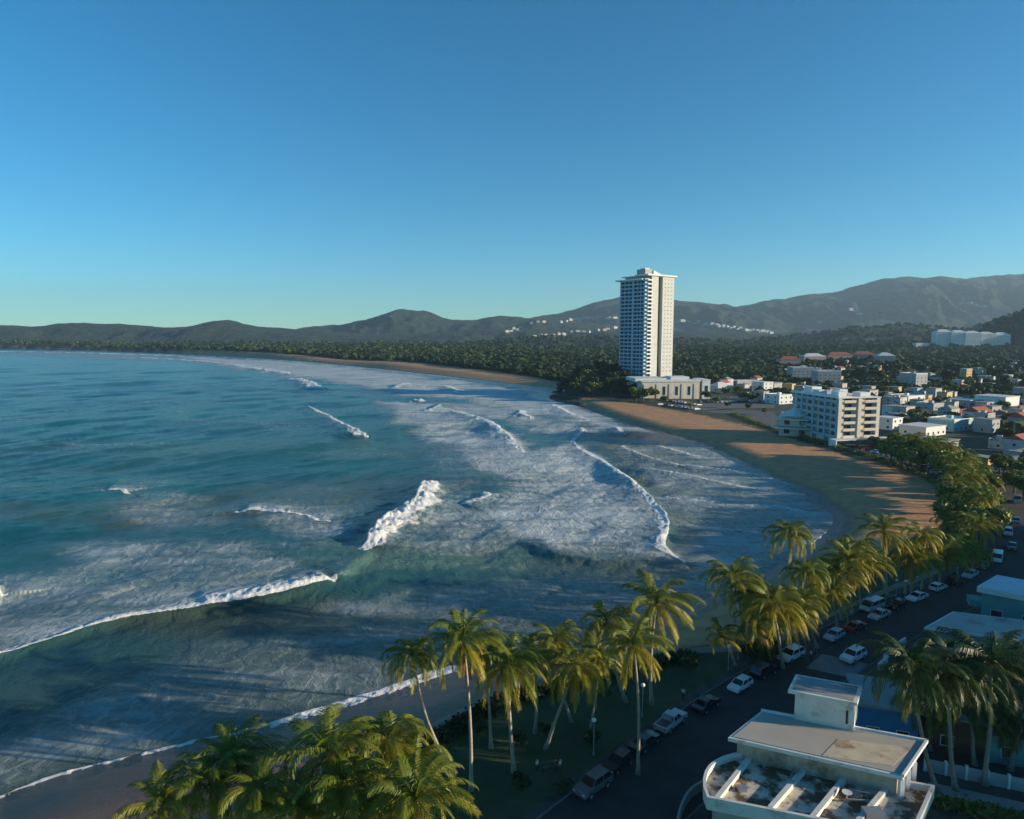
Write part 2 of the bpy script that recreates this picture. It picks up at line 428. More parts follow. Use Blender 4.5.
def build_sea():
    ys = [G(512,py,0)[1] for py in list(np.arange(930, 400, -0.8))+list(np.arange(400,348.5,-0.4))]
    ys = np.array([20,28,36,42]+[v for v in ys if v > 46]+list(np.linspace(2700,5200,14)))
    ci = np.linspace(-0.82, 0.62, 800); s = np.linspace(0,1,30)[1:]
    X = ci[None,:]*ys[:,None]
    Lf = -0.82*ys[:,None] - (s**1.5)[None,:]*(300+0.8*ys[:,None])
    X = np.concatenate([Lf[:,::-1], X], axis=1)
    Y = np.repeat(ys[:,None], X.shape[1], axis=1)
    d = -shore_sd(X,Y)                       # + offshore
    calm = np.clip(d/45,0.06,1)
    Z = np.zeros(X.shape)
    r = np.random.default_rng(3)
    wx = X+6*(fbm(X/40,Y/40,60,3)-.5)*2; wy = Y+6*(fbm(X/40,Y/40,61,3)-.5)*2
    for i in range(34):
        lam = 3.2*1.13**i if i < 30 else 70+22*(i-30)
        ang = R(-38)+r.normal(0,0.42)
        k = 2*math.pi/lam; a = 0.0105*lam**0.74
        if lam > 30: a *= 0.75
        ok = np.clip((lam*1.0-2.2*Y*0.0018)/lam,0,1)
        ph = r.uniform(0,6.28)
        fade = ss(0.35,1.6, lam/np.maximum(Y*Y/(CAM_H*F)*1.6,0.3))     # leave out what is finer than the mesh out there
        Z += a*np.sin(k*(wx*math.cos(ang)+wy*math.sin(ang))+ph)*fade
    Z *= calm*(0.5+0.9*fbm(X/55,Y/90,64,3)); ZB = Z.copy()
    foam = np.zeros(X.shape); lace = np.zeros(X.shape)
    n1 = fbm(X/3.2,Y/3.2,11,4)-.5; n2 = fbm(X/11,Y/11,12,3)-.5; n3 = fbm(X/0.9,Y/0.9,13,3)-.5; n4 = fbm(X/30,Y/30,14,3)-.5
    for W in WAVES:
        pts, sg, h, wb, fw, tr, rag = W
        pts2 = smooth_line(pts,2)
        dist, side, par = seg_dist(X,Y,pts2)
        ends = ss(0,0.10,par)*(1-ss(0.93,1.0,par))
        near = dist < (wb*5+tr*3)
        sdn = dist*side*sg + rag*(2.2*n1+3.0*n2)           # + shoreward
        taper = 0.25+0.75*ends
        hump = np.where(sdn>0, np.exp(-(sdn/(wb*0.42))**2), np.exp(-(sdn/(wb*1.5))**2))
        lump = 1+ (0.55*n1+0.30*n3)*np.clip(rag,0,1.2)
        Z = np.where(near, np.maximum(Z, Z*(1-hump)+h*hump*lump*taper), Z)
        frontw = fw*(0.25+0.75*ends)*(0.75+1.6*(n2+0.25))
        fo = (1-ss(-0.15,0.35, sdn-0.3*wb*0.42))*(ss(-1.0,-0.35, sdn/np.maximum(frontw,0.1)))
        if fw > 0: foam = np.where(near, np.maximum(foam, fo*ss(0.0,0.06,par*0+0.1)*ss(-0.02,0.03,ends+0.02)), foam)
        la = (1-ss(-0.5,0.5,sdn))*np.exp(np.clip(sdn/tr,-9,0))*(0.35+0.65*ends)*(0.74 if fw > 0 else 0.2)
        lace = np.where(near & (sdn<0.5), np.maximum(lace, la), lace)
    # far-off water: streak of dark calm between
    for pl, dens in FOAMS:
        poly = gp(pl); sd = poly_sd(X,Y,poly); w = 2+0.035*Y
        t = ss(-w, w*0.7, sd+ (n2*0.9+n4*1.4)*w)
        lace = np.maximum(lace, t*(dens+0.28*n4+0.16*n2))
    lace = np.maximum(lace, 0.20*ss(0.52,0.66,fbm(X/60,Y/22,91,4))*(1-ss(500,900,Y)))
    Z = Z-ZB*0.55*np.clip(lace*1.4-.3,0,1)
    # swash line on the beach
    dn = d + 1.4*n2+0.7*n1
    sw_ = 0.42+1.2*ss(-36,-24,X)*(1-ss(-10,-2,X)); swash = (1-ss(0.7*sw_,1.5*sw_,dn))*ss(-1.2,0.1,dn)
    swash *= np.where(X < 0, 1.0, 0.30+0.7*ss(0.5,0.62,fbm(X/9,Y/9,33,2)))
    wd = np.where(Y>400, Y/240, 1.0)
    foam = np.maximum(foam, np.where(Y<170,swash,0)*0.95)
    far_sw = (1-ss(6,26,d+14*n4))*ss(620,900,Y); lace = np.maximum(lace, far_sw*0.62)
    Z = Z + 0.05*ss(-1,3,d)*(Y<400)
    foam = np.clip(foam,0,1); Z = Z+foam*(0.30*n3+0.10*n1)*1.2
    murk = np.clip(0.9*(1-ss(6,60,d))*(Y<330)+0.75*ss(0.50,0.68,fbm(X/70,Y/38,15,4))*(1-ss(230,420,Y))*(1-ss(120,420,d)) ,0,1)
    greenish = np.zeros(X.shape)
    for cx,cy,rx,ry in [(*G(352,560,0),14,10),(*G(355,447,0),16,22),(*G(450,560,0),26,8),(*G(205,450,0),34,30)]:
        greenish = np.maximum(greenish, np.exp(-(((X-cx)/rx)**2+((Y-cy)/ry)**2)))  # greener water tint around chosen spots
    deep = ss(40,200,d)
    nr,nc = X.shape; idx = np.arange(nr*nc).reshape(nr,nc)
    f = np.stack([idx[:-1,:-1], idx[:-1,1:], idx[1:,1:], idx[1:,:-1]], -1).reshape(-1,4)
    f = f[d.ravel()[f].max(1) > -4]
    me = np_mesh('sea', np.stack([X.ravel(),Y.ravel(),Z.ravel()],1), f, True)
    for k,v in (('foam',foam),('lace',np.clip(lace,0,1)),('murk',murk),('greenish',greenish),('deep',deep)): set_attr(me,k,v)
    m,nt,b = mat('sea_water')
    P = objco(nt)
    fA,lA,mA,gA,dA = (attr(nt,k) for k in ('foam','lace','murk','greenish','deep'))
    water = mixc(nt, dA, (0.010,0.088,0.092), (0.001,0.112,0.108))
    patch = noise(nt, objco(nt,(0.010,0.022,1)), 1.0, 5, 0.6)
    water = mixc(nt, ramp(nt,patch,[(0.38,(0,0,0)),(0.66,(1,1,1))]), water, (0.006,0.068,0.092))
    water = mixc(nt, math_(nt,'MULTIPLY',mA,0.8), water, (0.060,0.075,0.052))
    water = mixc(nt, math_(nt,'MULTIPLY',gA,0.8), water, (0.045,0.13,0.085))
    # lacy foam
    warp = nt.nodes.new('ShaderNodeTexNoise'); warp.inputs['Scale'].default_value = 0.22; warp.inputs['Detail'].default_value = 4
    nt.links.new(P, warp.inputs['Vector'])
    vadd = nt.nodes.new('ShaderNodeVectorMath'); vadd.operation='MULTIPLY_ADD'
    nt.links.new(warp.outputs['Color'], vadd.inputs[0]); vadd.inputs[1].default_value=(7,7,0); nt.links.new(P, vadd.inputs[2])
    mp = nt.nodes.new('ShaderNodeMapping'); mp.inputs['Rotation'].default_value=(0,0,R(38)); mp.inputs['Scale'].default_value=(1.0,0.55,1)
    nt.links.new(vadd.outputs[0], mp.inputs['Vector'])
    vo = nt.nodes.new('ShaderNodeTexVoronoi'); vo.feature='DISTANCE_TO_EDGE'; vo.inputs['Scale'].default_value=0.42
    nt.links.new(mp.outputs[0], vo.inputs['Vector'])
    edge = ramp(nt, vo.outputs['Distance'], [(0.0,(1,1,1)),(0.28,(0,0,0))])
    fn = noise(nt, mp.outputs[0], 0.62, 9, 0.68)
    bands = noise(nt, objco(nt,(0.022,0.17,1)), 1.0, 6, 0.62, 0.5)
    fn = math_(nt,'ADD', fn, math_(nt,'MULTIPLY',math_(nt,'SUBTRACT',bands,0.5),0.80))
    fn = math_(nt,'ADD', math_(nt,'MULTIPLY',fn,0.75),0.125)
    pat = math_(nt,'ADD', math_(nt,'MULTIPLY',edge,0.22), fn)                       # about 0.3..0.9
    th = math_(nt,'SUBTRACT', 0.93, math_(nt,'MULTIPLY',lA,0.64))
    mr = nt.nodes.new('ShaderNodeMapRange'); mr.interpolation_type='SMOOTHSTEP'
    nt.links.new(pat, mr.inputs[0]); nt.links.new(math_(nt,'SUBTRACT',th,0.17), mr.inputs[1]); nt.links.new(math_(nt,'ADD',th,0.24), mr.inputs[2])
    lacef = math_(nt,'MULTIPLY', mr.outputs[0], ramp(nt,lA,[(0.02,(0,0,0)),(0.2,(0.8,0.8,0.8)),(0.6,(1,1,1))]))
    ff = math_(nt,'SUBTRACT',fA, math_(nt,'MULTIPLY',math_(nt,'SUBTRACT',0.62,noise(nt,P,1.1,6,0.7)),0.9), True)
    ff = ramp(nt, ff, [(0.22,(0,0,0)),(0.5,(1,1,1))])
    veil = math_(nt,'MULTIPLY', math_(nt,'POWER',lA,1.25), ramp(nt,bands,[(0.36,(0.35,0.35,0.35)),(0.60,(1,1,1))]))
    tot = math_(nt,'MAXIMUM', math_(nt,'ADD',math_(nt,'MULTIPLY',lacef,0.36),math_(nt,'MULTIPLY',veil,0.80)), ff)
    fcol = mixc(nt, ff, (0.62,0.65,0.64), (0.80,0.80,0.78))
    col = mixc(nt, tot, water, fcol)
    nt.links.new(col, b.inputs['Base Color'])
    nt.links.new(math_(nt,'ADD',0.17,math_(nt,'MULTIPLY',tot,0.6)), b.inputs['Roughness'])
    b.inputs['IOR'].default_value = 1.33; b.inputs['Specular IOR Level'].default_value = 0.24
    rip = math_(nt,'ADD', noise(nt, mp.outputs[0], 0.55, 7, 0.62), math_(nt,'MULTIPLY',noise(nt, mp.outputs[0], 0.12, 4, 0.5),1.6))
    rip = math_(nt,'ADD', rip, math_(nt,'MULTIPLY',tot,0.30))
    rip = math_(nt,'ADD', rip, math_(nt,'MULTIPLY',ff,math_(nt,'MULTIPLY',noise(nt,P,1.3,8,0.72),1.3)))
    bump(nt, b, rip, 0.85, 0.55)
    link_mesh('sea', me, m, kind='structure')
build_sea()


# ================================================================== PALMS
def leaf_material(name, young, old, dark=0.75, trans=0.28, rough=0.45):
    m,nt,b = mat(name)
    a = attr(nt,'age'); n = noise(nt, objco(nt), 0.7, 3)
    info = nt.nodes.new('ShaderNodeObjectInfo')
    f = math_(nt,'ADD', a, math_(nt,'MULTIPLY',math_(nt,'SUBTRACT',n,0.5),0.6), True)
    f = math_(nt,'ADD', f, math_(nt,'MULTIPLY',math_(nt,'SUBTRACT',info.outputs['Random'],0.5),0.3), True)
    col = ramp(nt, f, [(0.0,young),(1.0,old)])
    nt.links.new(col, b.inputs['Base Color']); b.inputs['Roughness'].default_value = rough
    b.inputs['Specular IOR Level'].default_value = 0.25
    tr = nt.nodes.new('ShaderNodeBsdfTranslucent'); nt.links.new(col, tr.inputs['Color'])
    mx = nt.nodes.new('ShaderNodeMixShader'); mx.inputs[0].default_value = trans
    nt.links.new(b.outputs[0], mx.inputs[1]); nt.links.new(tr.outputs[0], mx.inputs[2])
    nt.links.new(mx.outputs[0], nt.nodes['Material Output'].inputs['Surface'])
    return m
M_PALM = leaf_material('palm_leaf', (0.125,0.165,0.018), (0.500,0.370,0.035), trans=0.36)
M_SHADE_PALM = leaf_material('shaded_palm_leaf', (0.030,0.062,0.014), (0.130,0.140,0.022), trans=0.25)  # shade of the yard palms put into a darker leaf colour
M_DRY = leaf_material('dry_palm_leaf', (0.36,0.20,0.035), (0.26,0.13,0.03), trans=0.25)
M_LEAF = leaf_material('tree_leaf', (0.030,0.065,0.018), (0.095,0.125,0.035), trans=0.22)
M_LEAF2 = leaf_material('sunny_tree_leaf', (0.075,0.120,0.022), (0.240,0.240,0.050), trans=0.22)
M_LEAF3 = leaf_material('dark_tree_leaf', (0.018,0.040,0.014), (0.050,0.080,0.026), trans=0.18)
M_FAR = leaf_material('far_leaf', (0.024,0.046,0.020), (0.075,0.105,0.038), trans=0.1, rough=0.9)
M_TRUNK = plaster('palm_bark', (0.30,0.26,0.20), 0.25, 0.9, 3.0)
M_BARK = plaster('tree_bark', (0.13,0.10,0.075), 0.25, 0.9, 3.0)
M_NUT = plain('coconut_husk', (0.17,0.13,0.03), 0.6)

def frond_geo(r, az, e0, L, npair=26, wind=(0,0), droop=1.0, lw=0.13, ll=0.95):
    """one pinnate frond: rachis strip plus folded leaflets; returns verts, quads"""
    V=[];Q=[]
    n=14; p=np.zeros(3); el=e0; pts=[p.copy()]; step=L/n
    a=az
    for i in range(n):
        d=np.array([math.cos(el)*math.cos(a),math.cos(el)*math.sin(a),math.sin(el)])
        d=d+np.array([wind[0],wind[1],0])*(i/n)**1.3*0.55; d/=np.linalg.norm(d)
        p=p+d*step; pts.append(p.copy())
        el=math.asin(np.clip(d[2],-1,1))-R(3.0+10.0*(i/n))*droop
        a=math.atan2(d[1],d[0])
    pts=np.array(pts); tw=r.uniform(-0.7,0.7)
    def frame(t):
        i=min(int(t*n),n-1); f=t*n-i; q=pts[i]*(1-f)+pts[i+1]*f; T=pts[i+1]-pts[i]; T/=np.linalg.norm(T)
        S=np.cross(T,[0,0,1]); S/=max(np.linalg.norm(S),1e-3); U=np.cross(S,T)
        c,s_=math.cos(tw*t),math.sin(tw*t); S2=S*c+U*s_; U2=U*c-S*s_
        return q,T,S2,U2
    for i in range(n):                                   # rachis
        q0,T,S,U=frame(i/n); q1,T1,S1,U1=frame(min((i+1)/n,0.999)); w0=0.07*(1-i/n)+0.015; w1=0.07*(1-(i+1)/n)+0.015
        b=len(V); V+= [q0-S*w0,q0+S*w0,q1+S1*w1,q1-S1*w1]; Q.append((b,b+1,b+2,b+3))
    for k in range(npair):
        t=0.12+0.87*(k+r.uniform(-.3,.3))/npair; t=min(max(t,0.08),0.995)
        q,T,S,U=frame(t); le=ll*(math.sin(math.pi*min(1,(t+0.12)*0.86))**0.6)*r.uniform(0.8,1.1)+0.12
        for sg in (-1,1):
            dr=r.uniform(0.15,0.5)+0.25*t
            D=T*(0.75+0.45*t)+S*sg*0.72-np.array([0,0,1])*dr*0.35+np.array([wind[0],wind[1],0])*0.15; D/=np.linalg.norm(D)
            D2=D-np.array([0,0,1])*(0.25+0.8*dr); D2/=np.linalg.norm(D2)
            W=T*lw*0.5
            m=q+D*le*0.5; e=m+D2*le*0.55
            b=len(V); V+=[q-W*0.6,q+W*0.6,m+W,m-W,e+W*0.25,e-W*0.25]
            Q+=[(b,b+1,b+2,b+3),(b+3,b+2,b+4,b+5)]
    return V,Q

def crown_mesh(seed, nf=24, L=5.2, wind=(0.5,-0.1), dry=False, count_scale=1.0):
    r=np.random.default_rng(seed); V=[];Q=[];A=[]
    for i in range(nf):
        az=i*2.39996+r.uniform(-.35,.35); t=(i+0.5)/nf
        e0=R(78-105*t**0.85)+r.uniform(-.12,.12)
        v,q=frond_geo(r,az,e0,L*r.uniform(0.85,1.08)*(0.8+0.2*min(1,3*t)),npair=26,wind=wind,droop=(0.7+0.13*(seed%5))+0.35*r.random())
        b=len(V); V+=v; Q+=[tuple(x+b for x in f) for f in q]; A+=[0.05+0.80*t**1.7*r.uniform(0.4,1.3)]*len(v)
    me=np_mesh('palm_crown',np.array(V),np.array(Q)); set_attr(me,'age',A); me.materials.append(M_PALM); return me
def dry_mesh(seed):
    r=np.random.default_rng(seed)
    V,Q=frond_geo(r,0,R(-32),3.7,npair=24,droop=1.5,lw=0.2,ll=0.75)
    me=np_mesh('dry_frond',np.array(V),np.array(Q)); set_attr(me,'age',np.full(len(V),0.35)); me.materials.append(M_DRY); return me
def nut_mesh(seed):
    r=random.Random(seed); mb=MB()
    for i in range(9):
        a=r.uniform(0,6.28); q=r.uniform(0.25,0.5); z=-r.uniform(0.15,0.75)
        mb.lathe([(0.01,-.16),(.11,-.1),(.14,0),(.1,.1),(.01,.15)],(q*math.cos(a),q*math.sin(a),z),6)
    me=bpy.data.meshes.new('coconut_bunch'); me.from_pydata(mb.v,[],mb.f); me.update(); me.materials.append(M_NUT); return me
CROWNS=[crown_mesh(100+i,nf=27+i%3*3,wind=[(0.25,-.05),(.1,-.1),(.25,.1),(.3,0),(.05,-.05),(.2,-.15)][i]) for i in range(6)]
DCROWNS=[]
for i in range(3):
    me_=crown_mesh(150+i,nf=30,wind=(.1,0)); me_.materials.clear(); me_.materials.append(M_SHADE_PALM); DCROWNS.append(me_)
SMALLC=[crown_mesh(200,nf=15,L=3.0)]
DRY=[dry_mesh(300+i) for i in range(3)]; NUTS=[nut_mesh(i) for i in range(2)]
PALM_N=0
def palm(base, top, label, group='coconut palms along the shore road', var=None, scale=1.0, dry=0, nuts=True, bend=None, rot=None, small=False, dark=False):
    scale*=1.07
    """base (x,y) on the ground, top (x,y,z) of the trunk"""
    global PALM_N; PALM_N+=1; r=random.Random(PALM_N*13+5)
    bz=float(full_z(np.array([base[0]]),np.array([base[1]]),shore_sd(np.array([base[0]]),np.array([base[1]])))[0])
    t=thing('coconut_palm',label,'palm tree',(base[0],base[1],bz-0.1),0,group)
    T=Vector((top[0]-base[0],top[1]-base[1],top[2]-bz+0.1)); H=T.z
    b=bend if bend is not None else r.uniform(-0.05,0.05)
    pts=[];rad=[]
    for i in range(15):
        s=i/14; p=T*s+Vector((b*H*math.sin(math.pi*s),b*0.6*H*math.sin(math.pi*s)+0.1*math.sin(9*s),0)); p.z=H*s
        pts.append(p); rad.append((0.21-0.09*s+0.16*math.exp(-s*22))*(1+0.05*(i%2))*scale)
    MB().tube(pts,rad,8).build('trunk',M_TRUNK,t,smooth=True)
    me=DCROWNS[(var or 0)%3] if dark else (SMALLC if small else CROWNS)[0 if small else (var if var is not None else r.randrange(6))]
    c=link_mesh('crown',me,None,t); c.location=T; c.rotation_euler=(r.uniform(-.08,.08),r.uniform(-.08,.08),(rot if rot is not None else r.uniform(-0.5,0.5))); c.scale=(scale,)*3
    for k in range(dry):
        d=link_mesh('dry_frond',DRY[k%3],None,t); d.location=T-Vector((0,0,0.15)); d.rotation_euler=(0,0,[-1.7,-0.4,-2.6,0.6][k%4]+r.uniform(-.3,.3)); d.scale=(scale,)*3
    if nuts:
        k=link_mesh('coconut_bunch',r.choice(NUTS),None,t); k.location=T
    return t

def palm_px(bpx, cpx, label, **kw):
    b=G(*bpx); x,z=at_y(cpx[0],cpx[1],b[1]); z=min(max(z,4),21)
    return palm(b,(x,b[1],z),label,**kw)
def palm_near(cpx, z, base_off, label, **kw):
    x,y=G(cpx[0],cpx[1],z); return palm((x+base_off[0],y+base_off[1]),(x,y,z),label,**kw)

gA='palms at the corner of the park nearest the camera'
palm_near((164,806),14,(-1,-1),'dark palm crown lowest at the left end of the near clump',group=gA,var=0,scale=.8)
palm_near((212,780),14.5,(0,2),'deep green palm crown second from the left, close above the brown wet sand',group=gA,var=1,scale=.85)
palm_near((262,792),15,(0,-1),'bright green palm with fronds blown to the right, left of the big yellow one',group=gA,var=3,scale=.9,dry=1)
palm_near((330,752),16.5,(-1,0),'large near palm with a reddish heart and one long yellow frond hanging down',group=gA,var=2,scale=1.05,dry=2)
palm_near((388,742),16,(2,1),'green palm crown just behind the large near palm, before the shore foam',group=gA,var=4,scale=1.0,dry=1)
palm_near((415,802),16,(0,-2),'near palm with orange and yellow drooping fronds at the bottom of the clump',group=gA,var=5,scale=.9,dry=3)
palm_near((300,815),14,(1,-2),'shaded palm crown cut by the bottom edge below the yellow frond',group=gA,var=1,scale=.9)
palm_near((375,812),14,(0,0),'yellow green palm crown at the bottom between two bigger crowns',group=gA,var=0,scale=.85)
gB='palms on the shaded park lawn'
palm_px((453,776),(412,655),'slim dark palm leaning left over the shore foam',group=gB,scale=.82,bend=-.04,nuts=False)
palm_px((471,790),(463,640),'tall palm with a cluster of orange fronds hanging from its crown',group=gB,scale=.92,dry=3)
palm_px((514,772),(508,664),'palm with orange dead fronds on both sides of its pale trunk',group=gB,scale=1.0,dry=3,var=2)
palm_px((491,748),(487,655),'dark palm set back behind the one with orange fronds',group=gB,scale=.85)
palm_px((535,733),(533,655),'green palm whose trunk stands alone between two leaning ones',group=gB,scale=.85)
palm_px((546,748),(576,668),'full round palm with its trunk leaning right towards the crown',group=gB,scale=1.0,var=4,dry=1)
palm_px((572,722),(556,640),'dark palm half hidden behind the full round palm',group=gB,scale=.8)
palm_px((626,702),(607,622),'broad palm crown left of the tall one by the kerb',group=gB,scale=1.0,var=3)
palm_px((638,774),(634,645),'tall palm with a long wavy trunk standing at the road kerb',group=gB,scale=.85,bend=.02,var=5)
palm_px((652,705),(657,602),'highest palm of the lawn, its big crown against the surf',group=gB,scale=1.12,var=0)
palm_px((590,730),(598,655),'low green palm crown between the round palm and the kerb palm',group=gB,scale=.7)
gC='palms in the thicket beside the parked cars'
palm_px((736,666),(722,634),'small low palm on the beach edge beside a white lamp',group=gC,small=True,nuts=False)
palm_px((745,652),(733,577),'palm with dark left fronds at the seaward end of the thicket',group=gC,scale=1.05,var=1)
palm_px((783,668),(772,604),'big yellow tipped palm leaning over the white off roader',group=gC,scale=1.12,var=2,dry=1)
palm_px((800,636),(790,533),'tallest palm of the thicket, standing clear against the water',group=gC,scale=1.0,var=4)
palm_px((758,655),(752,595),'palm filling the gap left of the yellow tipped one',group=gC,scale=.9)
palm_px((806,640),(806,572),'palm crown just below the tallest palm',group=gC,scale=.95)
palm_px((818,648),(803,600),'palm with yellow hanging fronds above the parked estate car',group=gC,scale=.9,dry=1)
palm_px((838,626),(831,592),'low palm over the dark parked cars',group=gC,scale=.95)
palm_px((852,614),(848,560),'palm with long bent yellow fronds right of the thicket',group=gC,scale=1.1,dry=1,var=5)
palm_px((862,606),(858,548),'upright palm behind the one with bent yellow fronds',group=gC,scale=.8)
palm_px((888,598),(884,530),'high palm with a tawny underside facing the beach',group=gC,scale=1.05,dry=2,var=0)
palm_px((905,594),(904,548),'palm with brown hanging fronds left of the twin crown',group=gC,scale=.85,dry=2)
palm_px((922,590),(924,535),'palm with gold fronds fanned over the lawn lamps',group=gC,scale=.95,dry=2,var=3)
palm_px((958,578),(958,545),'wide palm at the bend of the road with brown skirts',group=gC,scale=1.05,dry=2,var=4)
palm_px((972,570),(975,552),'low palm touching the last parked white car of the bend',group=gC,scale=.9,dry=1)
palm_px((770,660),(757,622),'low palm under the yellow tipped one, fronds over the black off roader',group=gC,scale=1.0,dry=1,var=3)
palm_px((793,655),(788,612),'palm crown packed between the yellow tipped palm and the estate car',group=gC,scale=1.05,var=0)
palm_px((842,620),(838,575),'green palm crown between the low palm and the bent frond palm',group=gC,scale=1.05,var=2)
palm_px((872,604),(870,565),'low palm with brown fronds over the silver van',group=gC,scale=1.0,dry=2,var=1)
palm_px((940,586),(943,553),'palm crown filling the gap before the wide bend palm',group=gC,scale=1.05,dry=2,var=2)
palm_near((235,760),14.5,(0,2),'dark palm crown at the seaward side of the near clump',group=gA,var=5,scale=.9)
palm_near((345,785),15.5,(0,0),'bright yellow green palm crown in the heart of the near clump',group=gA,var=4,scale=1.0,dry=1)
palm_near((412,765),14.5,(1,1),'palm crown at the right end of the near clump, touching the lawn',group=gA,var=3,scale=.9,dry=1)
palm_px((985,552),(982,525),'palm at the road edge below the leafy belt, beside the silver off roader',group=gC,scale=.95,dry=1,var=1)
palm_px((948,548),(950,522),'palm on the beach side below the leafy belt',group=gC,scale=1.0,dry=1,var=3)
palm_px((965,556),(966,530),'palm in the middle of the foot of the leafy belt',group=gC,scale=1.0,dry=2,var=0)
palm_px((912,594),(912,560),'low palm with brown skirts above the far lawn lamps',group=gC,scale=1.0,dry=3,var=5)
gD='palms in the shaded yard behind the white roofed house'
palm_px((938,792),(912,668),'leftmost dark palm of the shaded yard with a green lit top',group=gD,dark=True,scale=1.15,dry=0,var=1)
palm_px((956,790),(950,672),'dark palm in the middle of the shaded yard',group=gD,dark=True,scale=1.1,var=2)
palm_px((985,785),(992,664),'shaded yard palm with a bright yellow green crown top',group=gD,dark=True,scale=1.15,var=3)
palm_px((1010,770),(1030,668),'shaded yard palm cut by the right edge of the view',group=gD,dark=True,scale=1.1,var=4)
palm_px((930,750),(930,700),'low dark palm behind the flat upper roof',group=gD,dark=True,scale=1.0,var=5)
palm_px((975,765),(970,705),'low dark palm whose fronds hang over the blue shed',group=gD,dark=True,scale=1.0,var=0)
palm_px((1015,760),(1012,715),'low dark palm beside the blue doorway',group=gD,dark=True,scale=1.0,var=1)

# ================================================================== BROADLEAF TREES
def tree_crown(seed, rad=4.0, h=5.5, nq=1500, q=0.55, mat_=None, lobes=13):
    r=np.random.default_rng(seed)
    c=np.stack([r.uniform(-1,1,lobes)*rad*.62,r.uniform(-1,1,lobes)*rad*.62,r.uniform(0.15,1,lobes)**.8*h*.72],1)
    lr=r.uniform(.28,.50,lobes)*rad
    li=r.integers(0,lobes,nq); d=r.normal(size=(nq,3)); d[:,2]=np.abs(d[:,2])*.9-.25; d/=np.linalg.norm(d,axis=1)[:,None]
    rr=lr[li]*r.uniform(.55,1.08,nq)**.6
    p=c[li]+d*rr[:,None]*np.array([1,1,.8])
    nrm=d+r.normal(size=(nq,3))*.55; nrm/=np.linalg.norm(nrm,axis=1)[:,None]
    t=np.cross(nrm,r.normal(size=(nq,3))); t/=np.linalg.norm(t,axis=1)[:,None]; s=np.cross(nrm,t)
    sz=q*r.uniform(.6,1.3,nq)[:,None]
    V=np.stack([p-t*sz-s*sz*.3,p-s*sz*.7+t*sz*.1,p+t*sz+s*sz*.2,p+s*sz*.6-t*sz*.1],1).reshape(-1,3)
    f=np.arange(nq*4).reshape(-1,4)
    me=np_mesh('tree_crown',V,f); set_attr(me,'age',np.repeat(np.clip(r.uniform(0,1,lobes)[li]*.7+r.uniform(0,.3,nq),0,1),4)); me.materials.append(mat_ or M_LEAF)
    return me
def trunk_mesh(h=3.5,rad=0.28,spread=1.6,seed=0):
    r=random.Random(seed); mb=MB(); mb.tube([(0,0,-.5),(0.05,0,h*.5),(0.1,.1,h)],[rad*1.3,rad,rad*.75],7)
    for i in range(5):
        a=i*1.26+r.uniform(-.3,.3); mb.tube([(0.1,.1,h*.8),(math.cos(a)*spread*.6,math.sin(a)*spread*.6,h*1.3),(math.cos(a)*spread*1.2,math.sin(a)*spread*1.2,h*1.9)],[rad*.5,rad*.35,rad*.12],5)
    me=bpy.data.meshes.new('tree_trunk'); me.from_pydata(mb.v,[],mb.f); me.update(); me.materials.append(M_BARK); return me
TC={}
for i in range(4):
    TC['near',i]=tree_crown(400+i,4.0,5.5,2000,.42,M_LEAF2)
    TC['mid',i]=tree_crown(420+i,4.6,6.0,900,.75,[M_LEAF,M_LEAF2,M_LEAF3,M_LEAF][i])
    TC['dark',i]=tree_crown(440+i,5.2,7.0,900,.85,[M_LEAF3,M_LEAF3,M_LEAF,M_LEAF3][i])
TT=[trunk_mesh(seed=i) for i in range(3)]
def zground(x,y):
    a=np.array([x]),np.array([y]); return float(full_z(a[0],a[1],shore_sd(*a))[0])
PROTO={}
def tree(kind,x,y,s,label,group,zs=1.0):
    z=zground(x,y); key=(kind,random.randrange(4))
    if key not in PROTO:
        t=thing('leafy_tree',label,'tree',(x,y,z),0,group)
        link_mesh('trunk',TT[key[1]%3],None,t); c=link_mesh('crown',TC[key],None,t); c.location=(0,0,2.6); PROTO[key]=t
        t.scale=(s,s,s*zs); t.rotation_euler=(0,0,random.uniform(0,6.28)); return t
    return dup(PROTO[key],(x,y,z),random.uniform(0,6.28),label,group,(s,s,s*zs))
def scatter(poly, n, mind, r):
    xs=[p[0] for p in poly]; ys=[p[1] for p in poly]; out=[]; k=0
    while len(out)<n and k<n*120:
        k+=1; x=r.uniform(min(xs),max(xs)); y=r.uniform(min(ys),max(ys))
        if not inside(np.array([x]),np.array([y]),poly)[0]: continue
        if any((x-a)**2+(y-b)**2<mind*mind for a,b in out): continue
        out.append((x,y))
    return out
r=random.Random(11)
BELT=[G(*p) for p in [(880,462),(905,458),(948,470),(975,490),(984,520),(984,556),(970,572),(952,570),(950,540),(950,505),(952,490),(930,478),(890,468)]]
for x,y in scatter(BELT,32,6.0,r):
    tree('near',x,y,r.uniform(.95,1.3),'sunlit yellow green tree in the belt between beach and coast road','trees in the belt beside the beach')
rb=random.Random(77)
for x,y in scatter([G(*p) for p in [(900,462),(948,468),(985,492),(990,552),(970,572),(950,568),(952,505),(940,484)]],22,5.0,rb):
    palm((x,y),(x+rb.uniform(-1,1),y,rb.uniform(10,13.5)),'coconut palm standing among the leafy trees of the belt beside the beach','palms among the belt trees',scale=.9,dry=rb.choice([0,1,1,2]))
HEAD=[(44,520),(60,500),(92,505),(98,530),(96,560),(130,600),(150,680),(90,720),(60,690),(50,640),(34,600),(36,545)]
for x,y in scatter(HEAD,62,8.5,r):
    tree('dark',x,y,r.uniform(.85,1.25),'dark dense tree on the headland left of the high rise','trees of the dark headland wood')

